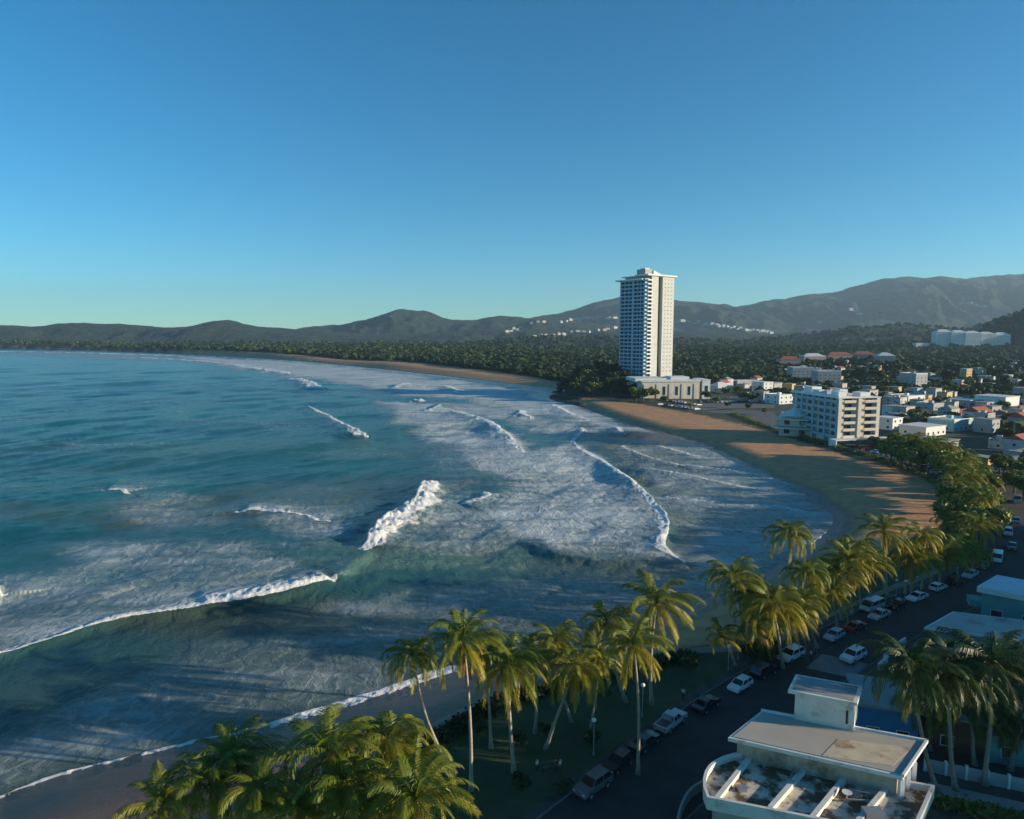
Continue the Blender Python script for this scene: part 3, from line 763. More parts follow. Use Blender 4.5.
# ================================================================== BUILDINGS
WHITE = plaster('white_wall',(0.70,0.70,0.68),0.06,0.8,0.5,(0.42,0.40,0.37),0.12,(0.60,0.75))
BLUE_SHADEW = plaster('pale_blue_shade_wall',(0.30,0.46,0.58),0.08,0.6,0.5)  # blue shade of the tower's left face put into the wall colour
SEA_SHADEW = plaster('sea_blue_shade_wall',(0.26,0.42,0.48),0.08,0.7,0.5)  # seafront block's left-face shade mixed into this blue
CREAM = plaster('cream_wall',(0.66,0.60,0.50),0.06,0.8,0.5,(0.45,0.40,0.33),0.15,(0.6,0.75))
GREYW = plaster('grey_wall',(0.36,0.37,0.37),0.10,0.85,0.5)
BLUEW = plaster('bright_blue_wall',(0.03,0.20,0.42),0.10,0.6,0.6)
TEALW = plaster('teal_wall',(0.10,0.34,0.34),0.10,0.7,0.6)
PINKW = plaster('salmon_wall',(0.55,0.36,0.29),0.08,0.8,0.5)
OCHRE = plaster('ochre_wall',(0.62,0.42,0.16),0.08,0.8,0.5)
REDRF = plaster('red_roof',(0.38,0.11,0.07),0.15,0.8,0.8)
WROOF = plaster('white_roof',(0.66,0.66,0.64),0.08,0.75,0.3,(0.34,0.32,0.29),0.10,(0.55,0.70))
GROOF = plaster('grey_roof',(0.30,0.29,0.27),0.15,0.85,0.4,(0.16,0.14,0.12),0.15,(0.55,0.65))
STAINR = plaster('stained_roof',(0.60,0.53,0.42),0.14,0.8,0.6,(0.13,0.075,0.04),0.55,(0.46,0.56))
TANR = plaster('tan_roof',(0.58,0.47,0.32),0.14,0.8,0.8,(0.30,0.17,0.10),0.45,(0.54,0.68))
PALER = plaster('pale_roof',(0.42,0.37,0.31),0.06,0.8,0.4)
GLASS = glass_mat('window_glass'); GLASSB = glass_mat('blue_window_glass',(0.03,0.07,0.12))
DARKM = plain('dark_metal',(0.04,0.04,0.045),0.5); GREYM = plain('grey_metal',(0.35,0.35,0.36),0.45,0.4)
PGL = glass_mat('curtained_glass',(0.17,0.18,0.18),0.15)
TEALT = plaster('faded_teal_wall',(0.30,0.50,0.50),0.08,0.8,0.6)
CONC = plaster('concrete',(0.33,0.32,0.30),0.12,0.85,0.6)

WINC = {}
def window(parent, x, y, z, w, h, face, glass=None, frame=None):
    """framed window proud of a wall; face = 'y-' front, 'x-' left, 'x+' right, 'y+' back"""
    glass = glass or GLASS; frame = frame or WHITE
    k=(round(w,2),round(h,2),glass.name,frame.name)
    if k not in WINC:
        f=MB(); t=0.09
        f.box(-w/2-t,w/2+t,-.06,.02,-h/2-t,-h/2).box(-w/2-t,w/2+t,-.06,.02,h/2,h/2+t).box(-w/2-t,-w/2,-.06,.02,-h/2,h/2).box(w/2,w/2+t,-.06,.02,-h/2,h/2)
        g=MB().box(-w/2,w/2,-.03,.02,-h/2,h/2)
        a=bpy.data.meshes.new('window_frame'); a.from_pydata(f.v,[],f.f); a.materials.append(frame)
        b=bpy.data.meshes.new('window_pane'); b.from_pydata(g.v,[],g.f); b.materials.append(glass); WINC[k]=(a,b)
    a,b=WINC[k]
    o=link_mesh('window',a,None,parent); o.location=(x,y,z); o.rotation_euler=(0,0,{'y-':0,'x+':math.pi/2,'y+':math.pi,'x-':-math.pi/2}[face])
    link_mesh('pane',b,None,o); return o

# ---------------------------------------------------------------- high rise
TX,TY=107.0,548.0; TR=math.atan2(.6,.8); TZ=16.0
t=thing('tower_block','tall white apartment tower by the beach, blue in shade on its left face','high rise',(TX,TY,TZ),TR)
FH=3.08; NF=26; LX,LY=32.5,30.0; HT=NF*FH
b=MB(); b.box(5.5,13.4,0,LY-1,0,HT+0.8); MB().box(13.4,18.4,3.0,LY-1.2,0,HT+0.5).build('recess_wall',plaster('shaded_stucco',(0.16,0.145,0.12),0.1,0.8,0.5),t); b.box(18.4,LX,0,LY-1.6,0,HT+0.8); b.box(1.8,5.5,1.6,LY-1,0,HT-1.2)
b.build('wall',plaster('tower_stucco',(0.52,0.52,0.49),0.08,0.8,0.3,(0.40,0.39,0.36),0.10,(0.55,0.75)),t)
MB().box(13.8,18.0,2.88,3.01,1,HT-1).build('stair_glazing',GLASS,t)
rf=MB().box(-.6,LX+1.8,-1.5,13,HT+0.8,HT+2.0).box(3,LX+1,13,LY+1,HT+0.8,HT+1.6).build('roof',WHITE,t)
MB().box(-3.0,4.5,3,LY+2.5,HT-2.4,HT-1.4).build('canopy_slab',WHITE,t)
ph=MB().box(3,12,5,14,HT+2.0,HT+6.4).build('lift_house',GREYW,t)
MB().prism([(11.9,4),(22,4),(22,12),(11.9,12)],HT+2.0,[HT+5.6,HT+2.5,HT+2.5,HT+5.6]).build('sloped_roof',WHITE,t)
MB().box(5,10,7,12,HT+6.4,HT+7.4).build('water_tank',WHITE,t)
for i in range(1,NF):
    z=i*FH
    bc=MB().box(-.4,5.4,-1.3,1.5,z-.14,z+.14).box(-.4,5.4,-1.3,-1.18,z+.14,z+.98).box(-.4,-.28,-1.18,1.5,z+.14,z+.98).build('balcony',WHITE,t)
    for y0,y1 in ((3.0,13.6),(15.4,28.2)):
        MB().box(-.9,1.8,y0,y1,z-.14,z+.14).box(-.9,-.8,y0,y1,z+.14,z+1.0).build('balcony',BLUE_SHADEW,t)
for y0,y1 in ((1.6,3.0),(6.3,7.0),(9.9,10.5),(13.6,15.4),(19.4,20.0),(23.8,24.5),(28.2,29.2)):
    MB().box(-.7 if y1-y0>1 else -.2,1.85,y0,y1,0,HT-1.4).build('pier',BLUE_SHADEW,t)
for i in range(1,NF):
    for x in (21.5,25.4,29.3):
        window(t,x,-.01,i*FH+1.5,1.5,1.0,'y-',PGL)
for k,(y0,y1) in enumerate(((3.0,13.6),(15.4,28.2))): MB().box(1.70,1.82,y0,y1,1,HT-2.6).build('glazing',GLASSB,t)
MB().box(1.9,5.4,1.5,1.62,1,HT-2).build('glazing',GLASSB,t)

# podium
t=thing('podium_building','long cream hotel podium with flat roof at the foot of the tower','building',(96,503,2.3),R(6))
MB().box(0,44,0,36,0,13.2).build('wall',CREAM,t)
MB().box(-4,20,4,30,13.2,15.6).build('roof_terrace',WHITE,t)
MB().box(-.6,44.6,-.6,36.6,13.2,14.0).box(-.6,44.6,-.6,-.3,14.0,14.9).build('roof',WHITE,t)
MB().box(24,38,6,20,14.0,16.6).build('roof_pavilion',WHITE,t)
for i in range(9):
    MB().box(1.2+i*4.8,3.4+i*4.8,-.35,0,0,11.5).build('buttress',CREAM,t) if i%2==0 else window(t,2.3+i*4.8,-.01,6.5,2.2,6.5,'y-')
for i in range(4): window(t,44.01,5+i*8,7,3,5,'x+')
t=thing('annex_building','low pale annex with arched recess right of the hotel podium','building',(142,508,2.4),R(6))
MB().box(0,6,0,20,0,14).build('wall',WHITE,t); MB().box(-.3,6.3,-.3,20.3,14,14.6).build('roof',WHITE,t); window(t,3,-.01,6,2.5,8,'y-')

# ---------------------------------------------------------------- seafront apartment block
t=thing('apartment_block','six storey seafront block, left face in blue shade, right face cream','apartment building',(140.7,293,2.5),R(11.5))
W_,D_,FH=20.6,34.0,3.08; n=6; HT=n*FH+1.8
MB().box(1.8,W_,1.4,D_,0,HT).build('wall',CREAM,t)
MB().box(-.3,W_+.4,-.3,D_+.4,HT,HT+.45).box(0,W_*.3,0,.3,HT+.45,HT+1.1).box(0,.3,0.3,D_,HT+.45,HT+1.1).build('roof',WHITE,t)
for (x0,x1,y0,y1,h) in ((3,7,4,9,2.6),(8,12,10,15,3.0),(2,6,16,21,2.4),(4,9,24,30,3.2),(13,18,3,8,2.2)):
    MB().box(x0,x1,y0,y1,HT+.45,HT+h).build('roof_cabin',WHITE,t)
for i in range(1,n+1):
    z=(i-1)*FH+3.0
    for y0,y1 in ((1.4,8),(9.5,16.5),(18,25),(26.5,33.5)):
        MB().box(0,1.8,y0,y1,z-.15,z+.15).box(0,.12,y0,y1,z+.15,z+1.05).build('balcony',SEA_SHADEW,t)
    for x0,x1 in ((3,8.6),(13.2,19)):
        MB().box(x0,x1,-.3,1.4,z-.15,z+.15).box(x0,x1,-.3,-.18,z+.15,z+1.05).build('balcony',CREAM,t)
    for y in (4.5,13,21.5,30): window(t,1.79,y,z+1.35,3.6,2.0,'x-',GLASSB)
    for x in (5.8,16): window(t,x,1.39,z+1.35,3.4,2.0,'y-')
for y in (0.7,8.75,17.25,25.75): MB().box(-.15,1.85,y-.6,y+.6,0,HT).build('pier',SEA_SHADEW,t)
for x in (1.2,10.9,20.0): MB().box(x-1.1 if x>5 else 0.1,x+.6,-.2,1.45,0,HT-.1).build('pier',CREAM,t)
MB().box(-4,24,-5,-.3,2.6,3.0).box(-4,-3.5,-5,-.3,0,2.6).box(23,23.5,-5,-.3,0,2.6).build('arcade',WHITE,t)

t=thing('terrace_building','three storey house with bright rounded balconies left of the seafront block','house',(127,322,2.5),R(-25))
MB().box(0,10,0,12,0,7.5).build('wall',WHITE,t)
for z,s in ((3.2,1.8),(6.3,1.0)):
    MB().prism([(5+ (6+s)*math.cos(a),-1+(3+s)*math.sin(a)) for a in [math.pi+math.pi*k/10 for k in range(11)]]+[(11,2),(-1,2)],z,z+.4).build('balcony',CREAM,t)
MB().prism([(5+4.8*math.cos(k*math.pi/4),2+4.8*math.sin(k*math.pi/4)) for k in range(8)],7.5,8.0).tube([(5,2,8.0),(5,2,10.2)],[4.6,.4],12).build('roof',WHITE,t)
for x in (2.5,7.5):
    for z in (1.7,5): window(t,x,-.01,z,1.8,1.6,'y-')
t.scale=(1.35,1.35,1.3)

def house(name,label,cat,x,y,w,d,h,wall,roof,rz=0,style='flat',group=None,wins=True,z=None,back=0):
    z0=float(zground(x,y)) if z is None else z
    t=thing(name,label,cat,(x,y,z0-.2),rz,group)
    MB().box(-w/2,w/2,-d/2,d/2,0,h).build('wall',wall,t)
    o=.35
    if style=='flat':
        MB().box(-w/2-o,w/2+o,-d/2-o,d/2+o,h,h+.3).build('roof',roof,t)
    elif style=='parapet':
        m=MB().box(-w/2-.05,w/2+.05,-d/2-.05,d/2+.05,h,h+.2)
        m.box(-w/2-.05,w/2+.05,-d/2-.05,-d/2+.2,h+.2,h+.8).box(-w/2-.05,w/2+.05,d/2-.2,d/2+.05,h+.2,h+.8).box(-w/2-.05,-w/2+.2,-d/2+.2,d/2-.2,h+.2,h+.8).box(w/2-.2,w/2+.05,-d/2+.2,d/2-.2,h+.2,h+.8)
        m.build('roof',roof,t); MB().box(w*.05,w*.05+2,0,2,h+.2,h+1.7).build('stair_head',wall,t)
    elif style=='gable':
        rh=min(w,d)*.28
        MB().add([(-w/2-o,-d/2-o,h),(w/2+o,-d/2-o,h),(w/2+o,d/2+o,h),(-w/2-o,d/2+o,h),(-w/2-o,0,h+rh),(w/2+o,0,h+rh)],[(3,2,1,0),(0,1,5,4),(2,3,4,5),(1,2,5),(3,0,4)]).build('roof',roof,t)
    else:
        rh=min(w,d)*.25; k=min(w,d)/2*.9
        MB().add([(-w/2-o,-d/2-o,h),(w/2+o,-d/2-o,h),(w/2+o,d/2+o,h),(-w/2-o,d/2+o,h),(-w/2+k,0,h+rh),(w/2-k,0,h+rh)],[(3,2,1,0),(0,1,5,4),(2,3,4,5),(1,2,5),(3,0,4)]).build('roof',roof,t)
    if wins:
        nf=max(1,int(h//3)); nx=max(2,int(w//3.6))
        for f in range(nf):
            for i in range(nx): window(t,-w/2+(i+.5)*w/nx,-d/2-.01,1.6+f*3,1.2,1.1,'y-')
            for i in range(max(1,int(d//4.5))):
                window(t,-w/2-.01,-d/2+(i+.5)*d/max(1,int(d//4.5)),1.6+f*3,1.1,1.1,'x-')
    return t
def hp(px,py,z=0):  # ground point
    return G(px,py,2.5)

def bld(px,py,wpx,h,d,label,wall,roof,style='flat',rz=0,name='house',cat='house',wins=True,group=None):
    """front foot of the house at pixel, width in pixels"""
    x,y=G(px,py,2.5+ (0 if py>380 else 6)); w=wpx/F*y*.82; d=d*.8
    return house(name,label,cat,x,y+d/2,w,d,h,wall,roof,rz,style,group,wins)
bld(782,404,24,6.0,16,'white two storey building behind the rounded balcony house',WHITE,WROOF,'parapet',R(28),wins=True)
bld(1006,412,34,9.5,22,'bright white box shaped building at the right edge with a blank sunlit side',WHITE,WROOF,'flat',R(30),'building','building',wins=False)
bld(972,411,30,7,16,'blue grey building adjoining the bright white box',GREYW,WROOF,'flat',R(30))
bld(958,431,44,5.5,16,'pale teal long low building with a white roof edge',TEALT,WROOF,'parapet',R(30))
bld(983,424,26,6.5,12,'white house under a red roof behind the teal building',WHITE,REDRF,'gable',R(26))
bld(912,406,34,6.5,18,'white building with a dark recessed front below the tree line',WHITE,WROOF,'parapet',R(28))
bld(936,414,24,6,14,'salmon house with dark windows and a white parapet',PINKW,WROOF,'parapet',R(28))
bld(902,416,26,5.5,14,'white house with grey stained roof right of the cream block',WHITE,GROOF,'flat',R(32))
bld(930,436,44,4.5,16,'very long low white roofed shed above the street trees',WHITE,WROOF,'flat',R(30))
bld(893,430,22,6,12,'plain white house beside the cream face of the seafront block',WHITE,WROOF,'flat',R(32))
bld(945,452,40,4.5,14,'grey hall with a long red gutter line behind the street trees',GREYW,GROOF,'flat',R(36))
bld(985,470,20,4.5,9,'ochre house wall glowing at the start of the coast road',OCHRE,GROOF,'flat',R(36))
bld(968,376,10,13,9,'small yellow tower like house alone among the dark trees',OCHRE,WROOF,'flat',R(22))
bld(918,390,20,14,20,'pale grey stepped building rising out of the wood above the town',GREYW,WROOF,'parapet',R(22),'building','building')
bld(765,393,16,9,16,'small bright white building right of the hotel parking lot',WHITE,WROOF,'flat',R(27))
bld(722,392,24,5,16,'low cream restaurant by the parking lot',CREAM,WROOF,'hip',R(27))
bld(699,390,14,6,12,'yellow green painted house right of the hotel annex',OCHRE,WROOF,'flat',R(27))
bld(745,386,30,5,14,'long grey house row behind the hotel parking lot',GREYW,WROOF,'flat',R(22))
# salmon apartment groups in the valley
for k,(px,py,w_,lab) in enumerate([(788,366,20,'leftmost salmon apartment slab in the valley'),(812,364,22,'second salmon apartment slab in the valley from the left'),(838,363,24,'red roofed apartment slab in the middle of the valley'),(862,362,20,'red roofed apartment slab right of the middle one'),(884,364,16,'rightmost brownish apartment slab in the valley'),(800,376,20,'grey block of flats in front of the salmon slabs'),(826,380,22,'wide grey block of flats above the seafront block')]):
    x,y=G(px,py,8); 
    house('apartment_slab',lab,'apartment building',x,y,w_/F*y,18,12 if k<5 else 14,PINKW if k<5 else GREYW,REDRF if k in(2,3,0) else WROOF,R(random.uniform(-10,10)),'hip' if k<5 else 'parapet','apartment slabs in the valley',True)
# blue grey condominium rows on the slope
def on_slope(px,py,d0=900,d1=7000):
    dx,dy,dz=ray(px,py); ys=np.linspace(d0,d1,3000); t=ys/dy; xs=dx*t; zs=CAM_H+dz*t; g=ground_z(xs,ys)
    i=np.argmax(g>zs) if (g>zs).any() else len(ys)-1
    return float(xs[i]),float(ys[i]),float(g[i])
for k,(px,lab) in enumerate([(941,'leftmost'),(956,'second from the left'),(970,'middle'),(984,'second from the right'),(999,'rightmost')]):
    x,y,z=on_slope(px,347)
    t=house('condominium',f'blue white condominium of the hillside row, {lab} of the five','apartment building',x,y,15.5/F*y*0.97,24,15/F*y*(1,.95,.9,.85,.8)[k],WHITE,WROOF,R(-6),'hip','condominium row on the hillside',True,z)
x,y,z=on_slope(922,348); house('house','low white wing left of the hillside condominium row','building',x,y,16/F*y,16,5/F*y,WHITE,WROOF,0,'flat',None,True,z)
# hillside houses
r=random.Random(5)
HW=plaster('hill_white',(0.45,0.45,0.43),0.1,0.85,0.1); HC=plaster('hill_cream',(0.40,0.36,0.30),0.1,0.85,0.1)
def hill_row(a,b,n,label,group,s=1.0):
    for i in range(n):
        t_=(i+r.uniform(-.3,.3))/max(1,n-1); px=a[0]+(b[0]-a[0])*t_; py=a[1]+(b[1]-a[1])*t_+r.uniform(-1.2,1.2)
        x,y,z=on_slope(px,py); k=y/3000
        house('hillside_house',label,'house',x,y,r.uniform(12,26)*k*s,13*k,r.uniform(7,11)*k*s,r.choice([HW,HW,HC]),r.choice([HW,HC,GROOF]),R(r.uniform(10,50)),r.choice(['flat','hip']),group,False,z)
hill_row((506,332),(522,329),5,'small pale house in the cluster on the left end of the hill','houses at the left end of the hill')
hill_row((533,324),(545,323),3,'tiny white house in the short row above the left hill cluster','short row above the cluster')
hill_row((562,322),(615,318),13,'small white house in the upper row left of the tower','upper row of hill houses')
hill_row((533,338),(615,329),14,'small white house in the lower row left of the tower','lower row of hill houses')
hill_row((676,322),(700,324),5,'small pale house just right of the tower on the hill','hill houses right of the tower')
hill_row((706,325),(770,334),20,'small white house of the long row descending right of the tower','long descending row of hill houses')
hill_row((820,323),(824,325),1,'lone white house on the hill below the saddle','hill houses'); hill_row((852,312),(860,314),2,'pale house by a scar on the high slope','hill houses on the scar')
hill_row((962,303),(984,307),6,'pale house scattered high on the right hand mountain','houses high on the right mountain')
# filler town
TWHITE=plaster('weathered_white',(0.52,0.51,0.48),0.12,0.85,0.5,(0.30,0.28,0.25),0.3,(0.5,0.7)); TCREAM=plaster('weathered_cream',(0.48,0.43,0.35),0.12,0.85,0.5,(0.28,0.24,0.2),0.3,(0.5,0.7))
TROOF=plaster('weathered_roof',(0.42,0.41,0.38),0.15,0.85,0.5,(0.20,0.18,0.16),0.35,(0.48,0.64)); TANK=plain('blue_tank',(0.05,0.12,0.2),0.5)
walls=[(TWHITE,'white'),(TCREAM,'cream'),(GREYW,'grey'),(TEALT,'teal'),(PINKW,'salmon'),(OCHRE,'ochre')]
roofs=[(TROOF,'pale flat roof','flat'),(GROOF,'grey flat roof','flat'),(REDRF,'red gabled roof','gable'),(TROOF,'pale parapet roof','parapet'),(GROOF,'grey hip roof','hip')]
TOWN=[[G(*p) for p in [(890,424),(1060,440),(1060,398),(890,402)]],[G(*p) for p in [(690,402),(860,402),(940,396),(1060,396),(1060,380),(700,384)]],[G(*p) for p in [(760,384),(1060,388),(1060,366),(800,369)]],
      [G(*p) for p in [(1000,470),(1060,490),(1060,440),(1000,438)]]]
HOUSES=[(o.location.x,o.location.y) for o in COL.objects if o.type=='EMPTY' and o.get('category') in('house','building','apartment building','high rise')]
where=['near the coast road','in the middle of the town','towards the wood','at the right edge of the town']
for q,(poly,n,md) in enumerate(zip(TOWN,(64,70,34,6),(7.5,12,30,12))):
    for x,y in scatter(poly,n,md,r):
        if any((x-a)**2+(y-b)**2<(8+2*(q==1))**2 for a,b in HOUSES): continue
        w,wn=r.choice(walls[:2]*2+walls); ro,rn,st=r.choice(roofs[:2]+roofs); big=r.uniform(6,11)
        fl=1 if r.random()<.55 else 2
        HT_=[None]; HT_[0]=house('town_house',f'{wn} {"two storey" if fl==2 else "single storey"} house with a {rn}, {where[(0,1,2,3)[q]]}','house',x,y,big,r.uniform(6,9),3.2*fl+.3,w,ro,R(r.uniform(22,48)),st,'houses of the town',y<520)
        if y<620 and st in('flat','parapet'):
            m_=MB().lathe([(.6,0),(.62,.9),(.4,1.15),(.1,1.2)],(big*.2,1.0,3.2*fl+.55),8); m_.build('water_tank',TANK if r.random()<.5 else DARKM,bpy.data.objects[-1] if False else HT_[0])
        HOUSES.append((x,y))

# ---------------------------------------------------------------- trees round the houses
def free(x,y,m=9): return all((x-a)**2+(y-b)**2>m*m for a,b in HOUSES)
PARKW=[G(*p) for p in [(800,381),(1060,392),(1060,372),(820,372)]]
gT='trees scattered between the houses of the town'
for q,(poly,n,md) in enumerate(zip(TOWN,(34,44,0,12),(8,12,12,6))):
    for x,y in scatter(poly,n,md,r):
        if free(x,y,8): tree('mid' if q else 'near',x,y,r.uniform(.6,1.0),'leafy green tree standing between houses of the town',gT)
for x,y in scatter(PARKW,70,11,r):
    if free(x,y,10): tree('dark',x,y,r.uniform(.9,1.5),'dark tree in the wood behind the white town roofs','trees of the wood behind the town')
E2=None
FOREG=[G(*p) for p in [(995,480),(1000,470),(1040,470),(1060,520),(1030,510)]]
for x,y in scatter(FOREG,12,5.5,r):
    tree('near',x,y,r.uniform(.7,1.0),'green street tree on the landward side of the coast road','street trees on the landward side')
for px,py,s in [(893,446,.8),(903,452,.75),(884,452,.7),(912,449,.8),(925,456,.8),(940,462,.85),(955,466,.8),(874,447,.6)]:
    x,y=G(px,py); tree('near',x,y,s,'bushy tree before the seafront apartment block','trees at the foot of the seafront block')
for px,py,s in [(655,400,.9),(643,402,1.2),(636,402,1.2),(664,403,.6),(693,398,.6),(702,394,.9),(712,390,.9),(716,404,.6),(728,408,.5),(742,400,.6),(752,402,.7),(738,394,.8),(760,400,.7),(748,410,.5),(765,415,.5),(690,408,.4),(674,406,.4)]:
    x,y=G(px,py); tree('mid',x,y,s,'tree growing against the hotel podium','trees against the hotel podium')

# ---------------------------------------------------------------- far wood: one mass nobody could count
def far_wood():
    rr=np.random.default_rng(9); PTS=[]
    def add(n,y0,y1,s0,s1,umin,umax,dmin,dmax):
        y=np.exp(rr.uniform(np.log(y0),np.log(y1),n)); x=rr.uniform(umin,umax,n)*y; d=shore_sd(x,y)
        ok=(d>dmin)&(d<dmax)&(poly_sd(x,y,SAND_FAR)<-3); ok&=~inside(x,y,[(TX-25,TY-60),(TX+60,TY-60),(TX+40,TY+52),(TX-40,TY+50)]); 
        for hx,hy in HOUSES: ok&=((x-hx)**2+(y-hy)**2>17**2)
        PTS.append(np.stack([x,y,rr.uniform(s0,s1,n)],1)[ok])
    add(4200,640,1100,3.6,6.2,-.35,.42,16,1e9)
    add(8500,900,1900,4.5,7.5,-1.0,.75,16,1e9)
    add(7000,1300,2600,5.5,9.5,-1.1,.85,20,1e9)
    add(1600,1500,3000,7,11,-1.15,.0,25,160)
    n=3200; y=rr.uniform(300,760,n); x=rr.uniform(.36,.80,n)*y; tm=np.zeros(n,bool)
    for poly in TOWN+[PARKW]: tm|=inside(x,y,poly)
    for hx,hy in HOUSES: tm&=((x-hx)**2+(y-hy)**2>10.5**2)
    PTS.append(np.stack([x,y,rr.uniform(2.6,4.6,n)],1)[tm])
    P=np.concatenate(PTS); nq=18; M=len(P); z=full_z(P[:,0],P[:,1],shore_sd(P[:,0],P[:,1]))
    d=rr.normal(size=(M,nq,3)); d[...,2]=np.abs(d[...,2]); d/=np.linalg.norm(d,axis=2)[...,None]
    c=np.stack([P[:,0],P[:,1],z+P[:,2]*.35],1)[:,None,:]; s=P[:,2][:,None,None]
    p=c+d*s*rr.uniform(.6,1.0,(M,nq,1))*np.array([.85,.85,.95])
    nrm=d+rr.normal(size=d.shape)*.35; nrm/=np.linalg.norm(nrm,axis=2)[...,None]
    t=np.cross(nrm,rr.normal(size=d.shape)); t/=np.linalg.norm(t,axis=2)[...,None]; q=np.cross(nrm,t)
    sz=s*.46*rr.uniform(.7,1.3,(M,nq,1))
    V=np.stack([p-t*sz,p-q*sz,p+t*sz,p+q*sz],2).reshape(-1,3)
    me=np_mesh('distant_wood',V,np.arange(len(V)).reshape(-1,4)); set_attr(me,'age',np.repeat(np.clip(1.5*(fbm(P[:,0]/160,P[:,1]/260,70,3)-.36)+.5*rr.uniform(-.4,1,M),0,1),nq*4)); me.materials.append(M_FAR)
    tag(link_mesh('distant_wood',me,None,kind='stuff'),'green wood filling the plain behind the bay','wood')
far_wood()

# ================================================================== ROADS, KERBS, PROMENADE
ASPH = plaster('asphalt',(0.034,0.033,0.032),0.22,0.9,0.5,(0.052,0.050,0.046),0.10,(0.52,0.70))
PAVE = plaster('pavement_concrete',(0.20,0.19,0.175),0.15,0.9,0.6,(0.12,0.11,0.10),0.2,(0.5,0.7))
DPAVE = plaster('dirty_pavement',(0.075,0.072,0.065),0.25,0.95,0.5,(0.03,0.04,0.025),0.5,(0.45,0.6))
KERBM = plaster('kerb_stone',(0.14,0.135,0.125),0.15,0.85,1.0)
PAINT = plain('road_paint',(0.55,0.55,0.52),0.7)
KL0=[(-30,24)]+[G(*p) for p in [(560,819),(640,760),(700,710),(760,672),(840,628),(900,600),(950,582),(978,566),(986,540),(988,515),(990,490),(990,470),(990,455)]]
def offset(line, d):
    out=[]
    for i,p in enumerate(line):
        a=Vector(line[max(i-1,0)]); b=Vector(line[min(i+1,len(line)-1)]); t=(b-a).normalized(); out.append((p[0]+t.y*d,p[1]-t.x*d))
    return out
ROADL=offset(smooth_line(KL0,2),-1.7)
def strip(name,l,a,b,z,mat_,zb=None,kind='structure'):
    A=offset(l,a);B=offset(l,b);mb=MB();n=len(A)
    v=[(p[0],p[1],z) for p in A]+[(p[0],p[1],z) for p in B]; f=[(i+1,i,n+i,n+i+1) for i in range(n-1)]
    if zb is not None:
        v+=[(p[0],p[1],zb) for p in A]+[(p[0],p[1],zb) for p in B]
        f+=[(i,i+1,2*n+i+1,2*n+i) for i in range(n-1)]+[(n+i+1,n+i,3*n+i,3*n+i+1) for i in range(n-1)]
    return mb.add(v,f).build(name,mat_,None,kind=kind)
strip('road',ROADL,0,10.4,2.515,ASPH)
strip('kerb',ROADL,-.18,0,2.62,KERBM,2.4)
strip('pavement',ROADL,-1.5,-.18,2.61,DPAVE,2.4)
strip('kerb',ROADL,10.4,10.58,2.62,KERBM,2.4)
strip('pavement',ROADL,10.58,12.0,2.61,DPAVE,2.4)
# worn centre dashes
cl=offset(ROADL,5.4); acc=0
mbp=MB()
for i in range(len(cl)-1):
    a=Vector(cl[i]);b=Vector(cl[i+1]);L=(b-a).length;k=0
    while k<L:
        if (acc+k)%9<3:
            p=a+(b-a)*(k/L);q=a+(b-a)*(min(k+.5,L)/L);s=Vector((-(b-a).y,(b-a).x)).normalized()*.06
            mbp.add([(p.x-s.x,p.y-s.y,2.520),(q.x-s.x,q.y-s.y,2.520),(q.x+s.x,q.y+s.y,2.520),(p.x+s.x,p.y+s.y,2.520)],[(0,1,2,3)] if True else [])
        k+=.5
    acc+=L

def sheet(name,poly,z,m):
    n=len(poly); ar=sum(poly[i][0]*poly[(i+1)%n][1]-poly[(i+1)%n][0]*poly[i][1] for i in range(n))
    if ar<0: poly=poly[::-1]
    return MB().add([(x,y,z) for x,y in poly],[tuple(range(n))]).build(name,m,None,kind='structure')
# side street with the pale patch at the junction, yards, lots
sheet('junction_patch',[G(*p) for p in [(806,668),(822,654),(868,664),(850,678)]],2.519,PAVE)
sheet('side_street',[G(*p) for p in [(870,672),(905,648),(925,650),(900,676)]],2.512,ASPH)
sheet('yard',[G(*p) for p in [(760,735),(800,690),(870,690),(900,662),(1060,690),(1090,819),(1040,880),(760,860)]],2.508,plaster('yard_ground',(0.075,0.068,0.06),0.25,0.95,0.5,(0.13,0.12,0.10),0.12,(0.55,0.7)))
sheet('parking_lot',[G(*p) for p in [(652,403),(690,411),(735,408),(775,408),(775,397),(712,395),(700,401)]],2.53,plaster('pale_asphalt',(0.13,0.125,0.125),0.12,0.9,0.1))
PROM=[G(*p) for p in [(700,411.5),(735,415),(770,429),(850,451),(915,470),(952,492),(972,500),(980,488),(935,462),(890,452),(845,446),(779,431),(775,412),(735,409)]]
sheet('promenade',PROM,2.55,plaster('worn_promenade',(0.11,0.105,0.10),0.15,0.9,0.4))
LANE=[G(*p) for p in [(928,782),(1024,803),(1090,818),(1090,840),(1024,822),(926,797)]]
sheet('lane',LANE,2.55,plaster('lane_concrete',(0.33,0.31,0.28),0.1,0.9,0.6))
sheet('footpath',[G(*p) for p in [(690,654),(760,650),(830,622),(900,590),(960,568),(956,562),(895,584),(826,615),(757,643),(692,648)]],2.53,plaster('sandy_path',(0.22,0.18,0.13),0.15,0.9,0.6))

